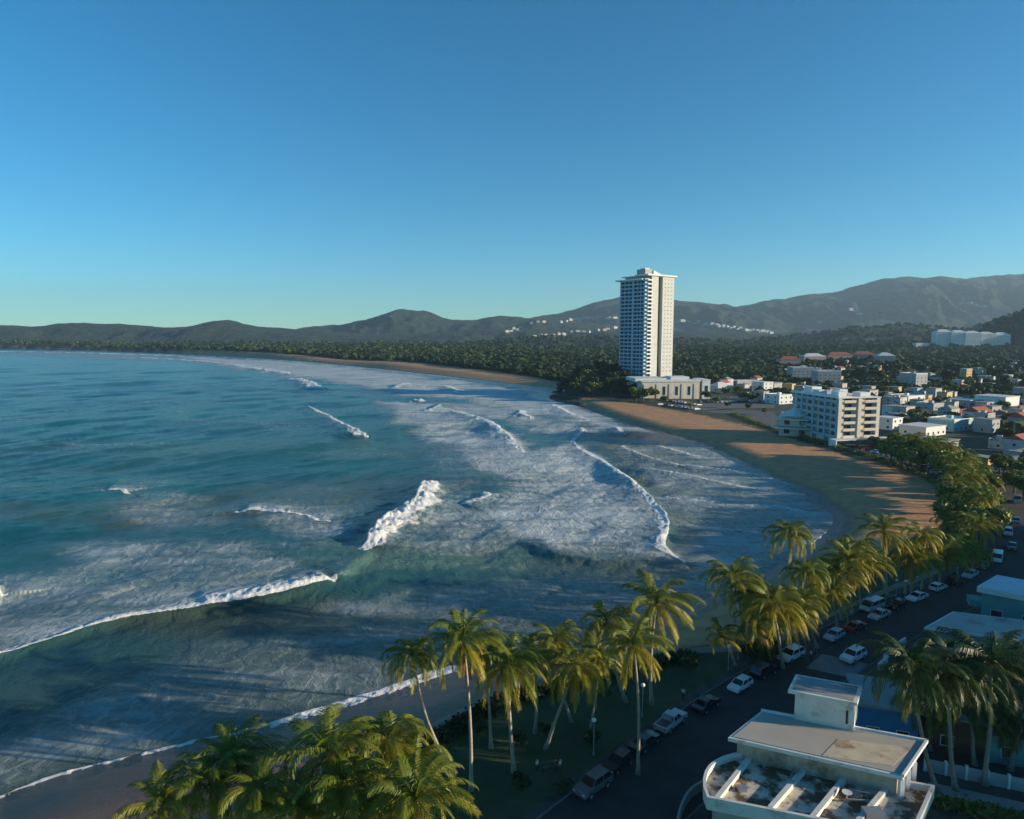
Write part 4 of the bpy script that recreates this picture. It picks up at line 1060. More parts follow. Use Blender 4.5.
# sea wall with its white coping
sw=smooth_line([G(*p) for p in [(735,413.5),(770,427.5),(850,449.5),(905,466),(945,485),(954,500)]],1)
t=thing('sea_wall','low grey wall between the beach lawn and the seafront parking','wall')
MB().build if False else None
mb=MB(); A=offset(sw,-.2);B=offset(sw,.2);n=len(A)
mb.add([(p[0],p[1],2.4) for p in A]+[(p[0],p[1],2.4) for p in B]+[(p[0],p[1],2.95) for p in A]+[(p[0],p[1],2.95) for p in B],
       [(2*n+i+1,2*n+i,3*n+i,3*n+i+1) for i in range(n-1)]+[(i,i+1,2*n+i+1,2*n+i)[::-1] for i in range(n-1)]+[(n+i+1,n+i,3*n+i,3*n+i+1)[::-1] for i in range(n-1)]).build('wall_body',CONC,t)

# ================================================================== FOREGROUND HOUSE
t=thing('foreground_house','flat roofed white house in the right foreground with concrete beams across its lower roof','house',(30,58,2.5))
ox,oy,oz=30,58,2.5
def Lc(p,z): return (p[0]-ox,p[1]-oy)
ZL=9.3
A_=Vector(G(707,797,ZL));B_=Vector(G(747,751,ZL));C_=Vector(G(935,785,ZL));f2=Vector(G(819,819,ZL))
fd=(f2-A_).normalized(); rd=(Vector(G(920,819,ZL))-C_)
# front-right corner: front line met with right line
den=fd.x*rd.y-fd.y*rd.x; k=((C_.x-A_.x)*rd.y-(C_.y-A_.y)*rd.x)/den; D_v=A_+fd*k
def lerp(a,b,t_): return a+(b-a)*t_
# curved left edge from B to A, bulging outward
left=[]
nrmL=Vector((-(B_-A_).y,(B_-A_).x)).normalized()
for i in range(9):
    s=i/8; left.append(lerp(B_,A_,s)+nrmL*2.1*math.sin(math.pi*min(1,s*1.0))**0.8*(0.9))
outline=left+[D_v,C_]
loc=lambda v:(v.x-ox,v.y-oy)
PARW=plaster('weathered_parapet',(0.66,0.64,0.58),0.08,0.85,0.8,(0.34,0.29,0.23),0.7,(0.56,0.72))
OUT=[loc(v) for v in outline]
cx_=sum(p[0] for p in OUT)/len(OUT); cy_=sum(p[1] for p in OUT)/len(OUT)
def shrink(P,d):
    n=len(P); out=[]
    for i in range(n):
        a=Vector(P[i-1]);b=Vector(P[i]);c=Vector(P[(i+1)%n]); 
        n1=Vector((-(b-a).y,(b-a).x)).normalized(); n2=Vector((-(c-b).y,(c-b).x)).normalized()
        ar=sum(P[j][0]*P[(j+1)%n][1]-P[(j+1)%n][0]*P[j][1] for j in range(n)); s_=1 if ar>0 else -1
        q=(n1+n2); q=q/max(q.length_squared/2,0.35) if q.length>1e-6 else n1
        out.append((b.x+q.x*d*s_,b.y+q.y*d*s_))
    return out
IN=shrink(OUT,0.28); zt=ZL-oz
MB().prism(IN,zt-1.05,zt-.62).build('lower_roof_deck',STAINR,t)
par=MB(); n=len(OUT)
par.add([(p[0],p[1],zt-1.2) for p in OUT]+[(p[0],p[1],zt) for p in OUT]+[(p[0],p[1],zt) for p in IN]+[(p[0],p[1],zt-.7) for p in IN],
        [(i,(i+1)%n,n+(i+1)%n,n+i) for i in range(n)]+[(n+i,n+(i+1)%n,2*n+(i+1)%n,2*n+i) for i in range(n)]+[(2*n+i,2*n+(i+1)%n,3*n+(i+1)%n,3*n+i) for i in range(n)]+[tuple(range(n))]).build('parapet',PARW,t)
WL=shrink(OUT,0.9); MB().prism(WL,0,zt-1.25).build('wall',GREYW,t)
def bpt(px,py,z=ZL-.15): q=G(px,py,z); return (q[0]-ox,q[1]-oy,z-oz)
for (a,b) in (((749,757),(717,797)),((804,768),(770,807)),((845,776),(806,824)),((888,785),(858,820))):
    MB().bar(bpt(*a),bpt(*b),.42,.52).build('roof_beam',PARW,t)
mb=MB(); 
for (a,b) in (((836,785),(862,796)),((846,799),(874,801)),((848,789),(872,794))):
    p=bpt(*a,z=ZL-.35);q=bpt(*b,z=ZL-.35); mb.tube([p,q],.09,6)
mb.build('roof_pipe',GREYM,t)
p=bpt(847,794,z=ZL-.2); MB().lathe([(.02,.0),(.28,.04),(.42,.16),(.44,.18),(.25,.1),(.02,.06)],(p[0],p[1],p[2]),14).tube([(p[0],p[1],p[2]-.5),(p[0],p[1],p[2]+.05)],.05,6).build('roof_vent_cap',WHITE,t)
p=bpt(874,818,z=ZL-.6); MB().box(p[0]-.9,p[0]+.7,p[1]-.5,p[1]+.5,p[2]-.05,p[2]+.75).build('air_conditioner',GREYM,t)
p=bpt(742,790,z=ZL-.6); MB().box(p[0]-.4,p[0]+.4,p[1]-.3,p[1]+.3,p[2]-.05,p[2]+.35).build('roof_hatch',GREYM,t)
# upper slab
ZU=11.0
U=[loc(Vector(G(*p,ZU))) for p in [(728,737),(761,710.5),(927,741),(903,776)]]
zu=ZU-oz
UI=shrink(U,.3)
MB().prism(U,zu-.42,zu-.06).build('upper_roof_edge',PARW,t); MB().prism(UI,zu-.2,zu).build('upper_roof_deck',PALER,t)
tan=[loc(Vector(G(*p,ZU))) for p in [(838,739),(911,748),(893,766),(822,756)]]
MB().prism(tan,zu-.05,zu+.025).build('tan_roof_patch',TANR,t)
edge=MB()
for i in range(4):
    a=U[i];b=U[(i+1)%4]; 
for a,b in ((U[1],U[2]),(U[2],U[3])):
    edge.bar((a[0],a[1],zu+.16),(b[0],b[1],zu+.16),.22,.3)
edge.build('roof_upstand',WHITE,t)
UW=shrink(U,.55); MB().prism(UW,0,zu-.45).build('upper_wall',plaster('weathered_tan_wall',(0.44,0.36,0.27),0.12,0.85,0.6,(0.22,0.17,0.12),0.5,(0.5,0.65)),t)
for (a,b) in (((754,746),(766,749)),((776,751),(795,754.5)),((826,761),(848,765)),((868,768),(886,772))):
    p=bpt(*a,z=ZU-.85);q=bpt(*b,z=ZU-.85); MB().bar(p,q,.5,.3).build('slot_window',GLASS,t)
for px,py in ((914,760),(908,768),(902,776)):
    p=bpt(px,py,z=ZU-.3); MB().prism([(p[0]-.2,p[1]-.2),(p[0]+.2,p[1]-.2),(p[0]+.2,p[1]+.2),(p[0]-.2,p[1]+.2)],zu-3.2,zu-.44).build('buttress',WHITE,t)
# penthouse
ZP=13.9; a=Vector(G(794,719,ZU));b=Vector(G(853.5,731,ZU)); fdir=(b-a).normalized(); bdir=Vector((-fdir.y,fdir.x)); dep=3.0
PW=[a,b,b+bdir*dep+fdir*.5,a+bdir*dep+fdir*.5]; PWl=[loc(v) for v in PW]
MB().prism(PWl,zu-.1,ZP-oz).build('stair_tower_wall',PARW,t)
PR=[loc(v) for v in (a-fdir*.7-bdir*.5,b+fdir*.15-bdir*.5,b+bdir*(dep+.4)+fdir*.9,a+bdir*(dep+.4)-fdir*.0)]
MB().prism(PR,ZP-oz,ZP-oz+.30).build('stair_tower_roof',PARW,t)
MB().prism(shrink(PR,.35),ZP-oz+.25,ZP-oz+.33).build('stair_tower_deck',GROOF,t)
q=a+fdir*4.7; MB().prism([loc(q-bdir*.02),loc(q+fdir*.22-bdir*.02),loc(q+fdir*.22+bdir*.1),loc(q+bdir*.1)],zu+.6,ZP-oz-.9).build('slot_window',GLASS,t)

# curved garden wall at the street corner
t=thing('garden_wall','low curved concrete wall at the corner before the foreground house','wall')
gw=smooth_line([G(*p) for p in [(676,835),(681,812),(690,797),(703,789),(716,784)]],2); mb=MB(); A=offset(gw,-.12);B=offset(gw,.12);n=len(A)
mb.add([(p[0],p[1],2.4) for p in A]+[(p[0],p[1],2.4) for p in B]+[(p[0],p[1],3.5) for p in A]+[(p[0],p[1],3.5) for p in B],
       [(2*n+i+1,2*n+i,3*n+i,3*n+i+1) for i in range(n-1)]+[(i,i+1,2*n+i+1,2*n+i)[::-1] for i in range(n-1)]+[(n+i+1,n+i,3*n+i,3*n+i+1)[::-1] for i in range(n-1)]).build('wall_body',CONC,t)
# panel wall with posts along the lane
t=thing('panel_fence','grey panel wall with white posts along the pale lane at the bottom right','fence')
fa=Vector(G(925,771));fb=Vector(G(1075,803)); 
for i in range(8):
    p=fa+(fb-fa)*i/7
    MB().box(p.x-.12,p.x+.12,p.y-.12,p.y+.12,2.4,4.15).build('post',WHITE,t)
    if i<7:
        q=fa+(fb-fa)*(i+1)/7; d=(q-p).normalized()*.12; MB().bar((p.x+d.x,p.y+d.y,3.95),(q.x-d.x,q.y-d.y,3.95),.08,1.5).build('panel',GREYW,t)
# hedge
def hedge(pts,label):
    rr=np.random.default_rng(1); V=[]
    P=np.array(pts); nq=2600; k=rr.integers(0,len(P)-1,nq); f=rr.uniform(0,1,nq)[:,None]; c=P[k]*(1-f)+P[k+1]*f
    p=np.concatenate([c+rr.normal(size=(nq,2))*.45,(2.5+rr.uniform(0,1.1,nq))[:,None]],1)
    nr=rr.normal(size=(nq,3)); nr/=np.linalg.norm(nr,axis=1)[:,None]; a=np.cross(nr,rr.normal(size=(nq,3))); a/=np.linalg.norm(a,axis=1)[:,None]; b=np.cross(nr,a); s=.17
    V=np.stack([p-a*s,p-b*s,p+a*s,p+b*s],1).reshape(-1,3)
    me=np_mesh('hedge',V,np.arange(nq*4).reshape(-1,4)); set_attr(me,'age',np.repeat(rr.uniform(0,1,nq),4)); me.materials.append(M_LEAF2)
    tag(link_mesh('hedge',me),label,'hedge')
hedge([G(935,806),G(980,815),G(1030,826),G(1080,835)],'green clipped hedge below the pale lane at the bottom right')
hedge([G(950,585),G(925,597)],'low bush line at the lawn edge behind the two parked white saloons') if False else None

# neighbours along the road
def poly_house(name,label,roof,z,walls_,roofm,thick,inset,cat='building',fascia=None):
    o=Vector(roof[0]); t=thing(name,label,cat,(o.x,o.y,2.5)); P=[(p[0]-o.x,p[1]-o.y) for p in roof]; zz=z-2.5
    MB().prism(P,zz-thick,zz-.06).build('roof_edge',fascia or WHITE,t); MB().prism(shrink(P,.3),zz-.2,zz).build('roof',roofm,t)
    W=shrink(P,inset); MB().prism(W,0,zz-thick-.005).build('wall',walls_,t)
    n=len(W); ar=sum(W[j][0]*W[(j+1)%n][1]-W[(j+1)%n][0]*W[j][1] for j in range(n))
    if ar<0: W=W[::-1]
    for i in range(n):
        a=Vector(W[i]);b=Vector(W[(i+1)%n]);L=(b-a).length
        nrm=Vector(((b-a).y,-(b-a).x)).normalized()
        if nrm.y>0.3: continue
        k=max(1,int(L//3.4))
        for j in range(k):
            for f in range(max(1,int((zz-thick)//3))):
                p=a+(b-a)*(j+.5)/k; w_=window(t,p.x,p.y,1.7+3*f,1.5,1.2,'y-'); w_.rotation_euler=(0,0,math.atan2((b-a).y,(b-a).x))
    return t
r0=Vector(G(924,627,6.6));r1=Vector(G(953,611,6.6));r3=Vector(G(1024,640,6.6)); dd=(r3-r0).normalized()
poly_house('street_house','low house by the road with a broad pale flat roof and dark walls',[r0,r0+dd*24,r1+dd*26,r1],6.6,GREYW,plaster('pale_flat_roof',(0.46,0.42,0.37),0.1,0.85,0.5,(0.30,0.24,0.19),0.25,(.52,.68)),.4,.9)
q0=Vector(G(977,586,8.5));q1=Vector(G(997,574.5,8.5));q3=Vector(G(1024,595,8.5)); dd=(q3-q0).normalized()
t=poly_house('teal_shop','teal two storey building with a thick white roof edge beside the coast road',[q0,q0+dd*18,q1+dd*19,q1],8.5,TEALW,plaster('blue_white_roof',(0.62,0.64,0.66),0.06,0.8,0.4),1.0,.6)
a=Vector(G(970,603,5.2))-Vector(q0)+Vector((0,0)); MB().prism([(a.x,a.y),(a.x+7,a.y-2.8),(a.x+8,a.y-.6),(a.x+1,a.y+2.4)],2.2,3.3).build('balcony',TEALW,t)
t=house('blue_house','bright blue single storey house front between the stair tower and the dark palms',
      'house',*( (Vector(G(880,742))+Vector((1.4,2.6))).to_tuple() ),6.2,7,4.6,BLUEW,GROOF,R(-17),'flat',None,True,2.6)
house('house','dark reddish brown house behind the trunks of the dark palms','house',*( (Vector(G(880,742))+Vector((9.6,0.6))).to_tuple() ),9,7,4.2,plaster('brick_red_wall',(0.14,0.06,0.045),0.15,0.85,0.6),GROOF,R(-17),'flat',None,True,2.6)
x,y=G(868,700); t=thing('blue_canopy','blue tarpaulin canopy beside the stair tower of the foreground house','canopy',(x,y,2.5),R(-15))
MB().prism([(-1.6,-1.2),(1.6,-1.2),(1.6,1.2),(-1.6,1.2)],2.3,2.36).build('cover',BLUEW,t)
for sx in(-1.5,1.5):
    for sy in(-1.1,1.1): MB().tube([(sx,sy,0),(sx,sy,2.3)],.04,6).build('leg',GREYM,t)
t=thing('boundary_wall','white topped yard wall between the road and the dark palms','wall')
MB().bar((*G(884,660),3.9),(*G(905,646),3.9),.25,1.5).build('wall_body',WHITE,t)
t=thing('boundary_wall','short white topped wall continuing the yard wall towards the junction','wall')
MB().bar((*G(878,672),3.7),(*G(887,663),3.7),.25,1.3).build('wall_body',WHITE,t)
x,y=G(1008,757); house('yard_shed','small teal shed with a blue doorway in the shaded yard','shed',x+1,y,7,4,3.2,TEALW,GROOF,R(-15),'flat',None,True,2.6)
house('apartment_block','added four storey white block that shades the yard, unseen outside the right edge','apartment building',71.5,70.0,13,22,12.5,WHITE,WROOF,R(-4),'parapet',None,True,2.6)  # out-of-view block, added to throw shade on the yard palms
# ================================================================== CARS
def paint(name,c,rough=0.3):
    m,nt,b=mat(name); col=ramp(nt,noise(nt,objco(nt),3.0,4),[(0.3,tuple(x*.92 for x in c)),(0.7,c)])
    nt.links.new(col,b.inputs['Base Color']); b.inputs['Roughness'].default_value=rough; b.inputs['Coat Weight'].default_value=.5; return m
CP={'white':paint('white_car_paint',(0.75,0.75,0.74)),'silver':paint('silver_car_paint',(0.42,0.43,0.44)),'black':paint('black_car_paint',(0.018,0.018,0.02)),
    'grey':paint('grey_car_paint',(0.13,0.135,0.14)),'blue':paint('blue_car_paint',(0.02,0.05,0.14)),'red':paint('red_car_paint',(0.22,0.02,0.02)),'green':paint('dark_green_car_paint',(0.015,0.04,0.03)),'lavender':paint('pale_violet_car_paint',(0.5,0.48,0.6))}
TYRE=plain('tyre_rubber',(0.02,0.02,0.02),0.85); RIM=plain('alloy_rim',(0.45,0.45,0.46),0.35,0.6); HL=plain('headlight_glass',(0.75,0.77,0.78),0.15); TL=plain('tail_light_red',(0.35,0.01,0.01),0.25); CGL=glass_mat('car_glass',(0.012,0.015,0.018),0.06)
SHAPE={ # lower profile, greenhouse base/top, height
 'suv':dict(low=[(-2.25,.42),(-2.3,.95),(-2.2,1.12),(.95,1.14),(1.25,1.12),(2.1,1.0),(2.28,.85),(2.3,.42)],gb=(-2.18,1.15),gt=(-1.85,.45),zb=1.12,zt=1.72,w=.92,wt=.72,wb=1.32,wr=.36),
 'sedan':dict(low=[(-2.3,.36),(-2.35,.80),(-2.25,.95),(-1.3,.98),(1.0,.95),(2.1,.80),(2.3,.65),(2.32,.36)],gb=(-1.65,1.05),gt=(-1.05,.20),zb=.95,zt=1.42,w=.88,wt=.64,wb=1.36,wr=.32),
 'hatch':dict(low=[(-1.95,.36),(-2.0,.85),(-1.92,1.0),(-1.0,1.0),(.85,.98),(1.75,.84),(1.95,.68),(1.98,.36)],gb=(-1.9,.95),gt=(-1.55,.20),zb=.98,zt=1.47,w=.84,wt=.64,wb=1.22,wr=.31),
 'pickup':dict(low=[(-2.6,.48),(-2.65,1.05),(-2.6,1.12),(-.75,1.12),(1.1,1.12),(2.4,1.04),(2.55,.88),(2.58,.48)],gb=(-.8,1.15),gt=(-.6,.55),zb=1.12,zt=1.72,w=.92,wt=.74,wb=1.6,wr=.38),
 'van':dict(low=[(-2.4,.42),(-2.45,1.1),(-2.42,1.2),(1.3,1.2),(1.9,1.12),(2.3,.95),(2.42,.8),(2.42,.42)],gb=(-2.4,1.95),gt=(-2.3,1.2),zb=1.2,zt=1.98,w=.95,wt=.86,wb=1.4,wr=.35)}
CARP={}
def car_proto(kind,colour,label,group):
    s=SHAPE[kind]; t=thing('parked_car',label,'car',(0,0,0),0,group); lo=s['low']; w=s['w']; zb,zt=s['zb'],s['zt']; g0,g1=s['gb']; t0,t1=s['gt']; wt=s['wt']; wr=s['wr']
    mb=MB(); n=len(lo)
    def wz(i): return w*(0.90 if i in(0,n-1) else (0.97 if i in(1,n-2) else 0.93)) if lo[i][1]>.5 else w*.95
    v=[(x,-wz(i),z) for i,(x,z) in enumerate(lo)]+[(x,wz(i),z) for i,(x,z) in enumerate(lo)]
    mb.add(v,[tuple(range(n)),tuple(range(n,2*n))[::-1]]+[((i+1)%n,i,n+i,n+(i+1)%n) for i in range(n)])
    # roof and pillars
    z1=zt-.07
    mb.add([(t0,-wt,z1),(t1,-wt,z1),(t1,wt,z1),(t0,wt,z1),(t0+.1,-wt+.1,zt),(t1-.12,-wt+.1,zt),(t1-.12,wt-.1,zt),(t0+.1,wt-.1,zt)],[(4,5,6,7),(0,1,5,4),(1,2,6,5),(2,3,7,6),(3,0,4,7),(3,2,1,0)])
    wb=w*.93
    for a,b in (((g0,zb),(t0,z1)),((g1,zb),(t1,z1)),(((g0+g1)/2-.15,zb),((t0+t1)/2-.1,z1))):
        for sg in(-1,1): mb.tube([(a[0],sg*(wb-.01),a[1]-.03),(b[0],sg*wt,b[1]+.01)],.05,5)
    mb.build('body',CP[colour],t)
    if kind=='pickup': MB().box(-2.5,-.95,-.75,.75,1.122,1.13).build('load_bed',DARKM,t)
    e=.03
    MB().add([(g1,-wb+e,zb),(g1,wb-e,zb),(t1,wt-e,z1),(t1,-wt+e,z1)],[(0,1,2,3)]).build('windscreen',CGL,t)
    MB().add([(g0,-wb+e,zb),(g0,wb-e,zb),(t0,wt-e,z1),(t0,-wt+e,z1)],[(3,2,1,0)]).build('rear_window',CGL,t)
    for sg in(-1,1): MB().add([(g0,sg*(wb-e),zb),(g1,sg*(wb-e),zb),(t1,sg*(wt-e),z1),(t0,sg*(wt-e),z1)],[(0,1,2,3)]).build('side_window',CGL,t)
    wx=s['wb']
    for x in(-wx,wx):
        for sg in(-1,1):
            y=sg*(w-.16); ty=MB().tube([(0,-.12,0),(0,.12,0)],wr,14).build('tyre' if False else 'wheel',TYRE,t); ty.location=(x,y+sg*.05,wr)
            MB().tube([(0,.121*sg,0),(0,.135*sg,0)],wr*.62,10).build('rim',RIM,ty)
    fx=lo[-2][0]; bx=lo[1][0]
    for sg in(-1,1):
        MB().box(fx-.08,fx+.02,sg*w*.68-.16,sg*w*.68+.16,lo[-2][1]-.14,lo[-2][1]-.01).build('headlight',HL,t)
        MB().box(bx-.025,bx+.06,sg*w*.74-.10,sg*w*.74+.10,lo[1][1]-.2,lo[1][1]+.02).build('tail_light',TL,t)
    return t
def car(x,y,rz,kind,colour,label,group=None,scale=1.0,z=2.52):
    k=(kind,colour)
    if k not in CARP: t=car_proto(kind,colour,label,group); CARP[k]=t; t.location=(x,y,z); t.rotation_euler=(0,0,rz); t.scale=(scale,)*3; return t
    t=dup(CARP[k],(x,y,z),rz,label,group,scale)
    if not group and 'group' in t: del t['group']
    return t
def road_dir(x,y):
    b=1e9;a=0
    for i in range(len(ROADL)-1):
        p=ROADL[i];d=(p[0]-x)**2+(p[1]-y)**2
        if d<b: b=d;a=math.atan2(ROADL[i+1][1]-p[1],ROADL[i+1][0]-p[0])
    return a
gc='cars along the shaded coast road'
CARS=[((593,792),'suv','grey',1,'dull grey off roader parked nearest the camera, nose towards the viewer'),
((618,769),'hatch','black',1,'black car almost lost in shade just behind the dull grey off roader'),
((645,748),'sedan','green',0,'very dark saloon in shade between the kerb palm and the silver pickup'),
((671,728),'pickup','silver',0,'silver pickup with a light side stripe of reflected sky beside the lawn'),
((706,710),'sedan','black',0,'black saloon parked between the silver pickup and a white car'),
((740,691),'hatch','white',1,'white hatchback parked alone at the lawn edge in the shade'),
((764,677),'suv','black',0,'black off roader parked right behind the bright white off roader'),
((791,661),'suv','white',1,'bright white off roader catching sun at the head of the parked row'),
((853,662),'suv','white',1,'white off roader driving down the middle of the road'),
((834,641),'hatch','silver',1,'pale silver estate parked behind the person in blue'),
((856,632),'sedan','red',0,'dark red car behind the pale silver estate'),
((879,620),'sedan','silver',1,'silver saloon parked double with another roof behind it'),
((872,612),'van','silver',1,'silver van behind the silver saloon, only its roof showing'),
((897,610),'hatch','black',1,'black hatchback parked before the two white saloons'),
((917,602),'sedan','white',1,'first of two white saloons parked at the far lawn'),
((938,592),'hatch','white',0,'second white car after the first white saloon, nearest the bend'),
((955,586),'suv','black',0,'black off roader at the bend of the road before the violet car'),
((970,579),'sedan','lavender',1,'pale violet car at the bend beside the teal building'),
((983,570),'sedan','grey',1,'grey saloon past the bend behind the pale violet car'),
((997,563),'van','white',1,'white van facing the camera past the teal building'),
((1012,551),'sedan','black',1,'black saloon on the far road behind the white van'),
((1008,537),'suv','silver',1,'silver off roader on the far stretch of the road'),
((1016,525),'sedan','blue',1,'dark blue saloon on the far stretch near the right edge'),
((1017,504),'van','silver',1,'silver van far up the road at the right edge'),
((995,512),'sedan','white',1,'white saloon parked under the belt trees far up the road'),
((1008,487),'suv','black',1,'black off roader farthest up the coast road'),
((1001,475),'hatch','silver',1,'small silver car at the far end of the coast road')]
for (px,py),k,c,flip,lab in CARS:
    x,y=G(px,py-2); a=road_dir(x,y)+(math.pi if flip else 0)+random.uniform(-.05,.05); car(x,y,a,k,c,lab,gc)
# seafront row and hotel lot
r=random.Random(21); cols=['white','white','silver','grey','black','blue','red','white']
prom_line=smooth_line([G(*p) for p in [(774,427.5),(850,448),(905,464),(945,483),(956,495)]],1); prom_line=offset(prom_line,-4.2) if False else offset(prom_line,-3.6)
def along(line,step):
    out=[];acc=0
    for a,b in zip(line[:-1],line[1:]):
        a=Vector(a);b=Vector(b);L=(b-a).length;k=acc
        while k<L: out.append((a+(b-a)*k/L,math.atan2((b-a).y,(b-a).x))); k+=step
        acc=k-L
    return out
for p,a in along(prom_line,4.6):
    if r.random()<.85:
        c=r.choice(cols); k=r.choice(['sedan','hatch','suv']); 
        kn={'sedan':'saloon','hatch':'hatchback','suv':'off roader'}[k]
        car(p.x,p.y,a+math.pi/2+r.uniform(-.08,.08),k,c,f'{c} {kn} parked nose to the low sea wall of the seafront','cars nosed to the sea wall',z=2.56)
for row,(pa,pb) in enumerate((((660,405),(700,410.5)),((700,403),(762,402)),((668,401.5),(702,406)))):
    a0=Vector(G(*pa));b0=Vector(G(*pb)); n=int((b0-a0).length//3.1)
    for i in range(n):
        if r.random()<.9:
            p=a0+(b0-a0)*i/n; c=r.choice(cols); k=r.choice(['sedan','hatch','suv']); kn={'sedan':'saloon','hatch':'hatchback','suv':'off roader'}[k]
            car(p.x,p.y,math.atan2((b0-a0).y,(b0-a0).x)+math.pi/2,k,c,f'{c} {kn} in row {("by the beach","at the back","in the middle")[row]} of the hotel parking lot','cars in the hotel lot',z=2.54)

# ================================================================== LAMPS, PEOPLE, SMALL THINGS
GLOBE=plain('opal_globe',(0.80,0.80,0.78),0.3)
def lamp(px,py,h,label):
    x,y=G(px,py,2.5+h); t=thing('park_lamp',label,'lamp',(x,y,2.5),0,'globe lamps of the park')
    MB().lathe([(.14,0),(.12,.3),(.06,.4),(.05,h-.3),(.08,h-.2)],n=8).build('pole',GREYM,t)
    MB().lathe([(.05,h-.26),(.2,h-.16),(.27,h),(.2,h+.17),(.03,h+.25)],n=12).build('globe',GLOBE,t,smooth=True)
lamp(643,685,4.2,'white globe lamp just right of the tall kerb palm trunk'); lamp(594,720,4.2,'white globe lamp on the lawn under the full round palm')
lamp(739,630,4.5,'white globe lamp before the thicket palms, higher of two'); lamp(897,580,3.2,'leftmost of three white globe lamps on the far lawn')
lamp(906,581,3.2,'middle one of three white globe lamps on the far lawn'); lamp(918,577,3.2,'rightmost of three white globe lamps on the far lawn'); lamp(729,646,3.6,'white globe lamp beside the small low palm')
SKIN=plain('skin',(0.40,0.24,0.16),0.6); HAIR=plain('dark_hair',(0.03,0.02,0.015),0.6)
def skinned(name,verts,edges,rads,m,parent,root=0):
    me=bpy.data.meshes.new(name); me.from_pydata(verts,edges,[]); o=link_mesh(name,me,m,parent)
    md=o.modifiers.new('skin','SKIN'); md.use_smooth_shade=True
    sv=me.skin_vertices[0].data if me.skin_vertices else None
    if sv is None:
        bpy.context.view_layer.objects.active=o; me.attributes.new  # skin layer is created with the modifier
    for i,rd in enumerate(rads):
        if sv is not None: sv[i].radius=(rd,rd); sv[i].use_root=(i==root)
    sb=o.modifiers.new('sub','SUBSURF'); sb.levels=1; sb.render_levels=1
    return o
def person(x,y,rz,shirt,trousers,label,step=0.12,z=2.5):
    t=thing('person',label,'person',(x,y,z),rz)
    H=[(0,0,.95),(0,0,1.2),(0,0,1.42),(0,0,1.52),(0.01,0,1.66),
       (0,.19,1.40),(.04,.24,1.12),(.12,.25,.88),(0,-.19,1.40),(-.04,-.24,1.12),(.05,-.25,.88),
       (0,.10,.90),(step*.6,.11,.50),(step,.11,.08),(step+.14,.11,.05),(0,-.10,.90),(-step*.3,-.11,.50),(-step,-.11,.08),(-step+.14,-.11,.05)]
    E_=[(0,1),(1,2),(2,3),(3,4),(2,5),(5,6),(6,7),(2,8),(8,9),(9,10),(0,11),(11,12),(12,13),(13,14),(0,15),(15,16),(16,17),(17,18)]
    Rr=[.13,.12,.14,.06,.105,.06,.045,.035,.06,.045,.035,.09,.06,.045,.04,.09,.06,.045,.04]
    skinned('body',H,E_,Rr,SKIN,t)
    skinned('shirt',[H[0],H[1],H[2],H[5],(.02,.22,1.25),H[8],(-.02,-.22,1.25)],[(0,1),(1,2),(2,3),(3,4),(2,5),(5,6)],[.15,.145,.16,.085,.07,.085,.07],shirt,t)
    skinned('trousers',[H[0],H[11],H[12],H[13],H[15],H[16],H[17]],[(0,1),(1,2),(2,3),(0,4),(4,5),(5,6)],[.15,.11,.08,.065,.11,.08,.065],trousers,t)
    MB().lathe([(.03,-.02),(.11,.02),(.115,.07),(.07,.13),(.01,.15)],(-.015,0,1.66),8).build('hair',HAIR,t,smooth=True)
CB=plain('blue_cloth',(0.03,0.12,0.35),0.8); CW=plain('white_cloth',(0.7,0.7,0.68),0.8); CDK=plain('dark_cloth',(0.04,0.04,0.05),0.8); CR=plain('red_cloth',(0.35,0.05,0.04),0.8)
x,y=G(815,657); person(x,y,R(200),CB,CB,'person in blue walking on the road behind the parked white off roader')
x,y=G(812,660); person(x-.3,y-.3,R(190),CW,CDK,'person in a white top walking beside the person in blue')
x,y=G(927,683); person(x,y,R(120),CW,CW,'person in white standing by the blue canopy')
x,y=G(683,700); person(x,y,R(60),CW,CDK,'person in a white top standing alone on the dark lawn')
x,y=G(728,697); person(x,y,R(40),CW,CB,'person in white and blue near the thicket edge of the lawn') if False else None
x,y=G(537,773); person(x,y,R(-30),CW,CDK,'person in white at the left of the bench on the lawn')
x,y=G(560,773); person(x,y,R(150),CW,CR,'person in white and red right of the bench on the lawn')
x,y=G(550,770); t=thing('park_bench','dark wooden bench under the leaning palm on the lawn','bench',(x,y,2.5),R(20))
MB().box(-.9,.9,-.22,.22,.42,.47).build('seat',M_BARK,t); MB().box(-.9,.9,.2,.25,.55,.9).build('backrest',M_BARK,t)
for sx in(-.8,.8): MB().box(sx-.04,sx+.04,-.2,.25,0,.42).build('leg',DARKM,t)
# dark shrubs on the lawn
r=random.Random(3)
for k,(px,py,s) in enumerate([(520,790,.22),(548,735,.2),(592,745,.22),(520,745,.2),(562,792,.2),(690,668,.25),(760,662,.35),(748,660,.3),(770,655,.35),(604,700,.2),(482,735,.2)]):
    x,y=G(px,py); tree('dark',x,y,s,'small dark round shrub growing on the shaded park lawn','shrubs of the park lawn',.8)
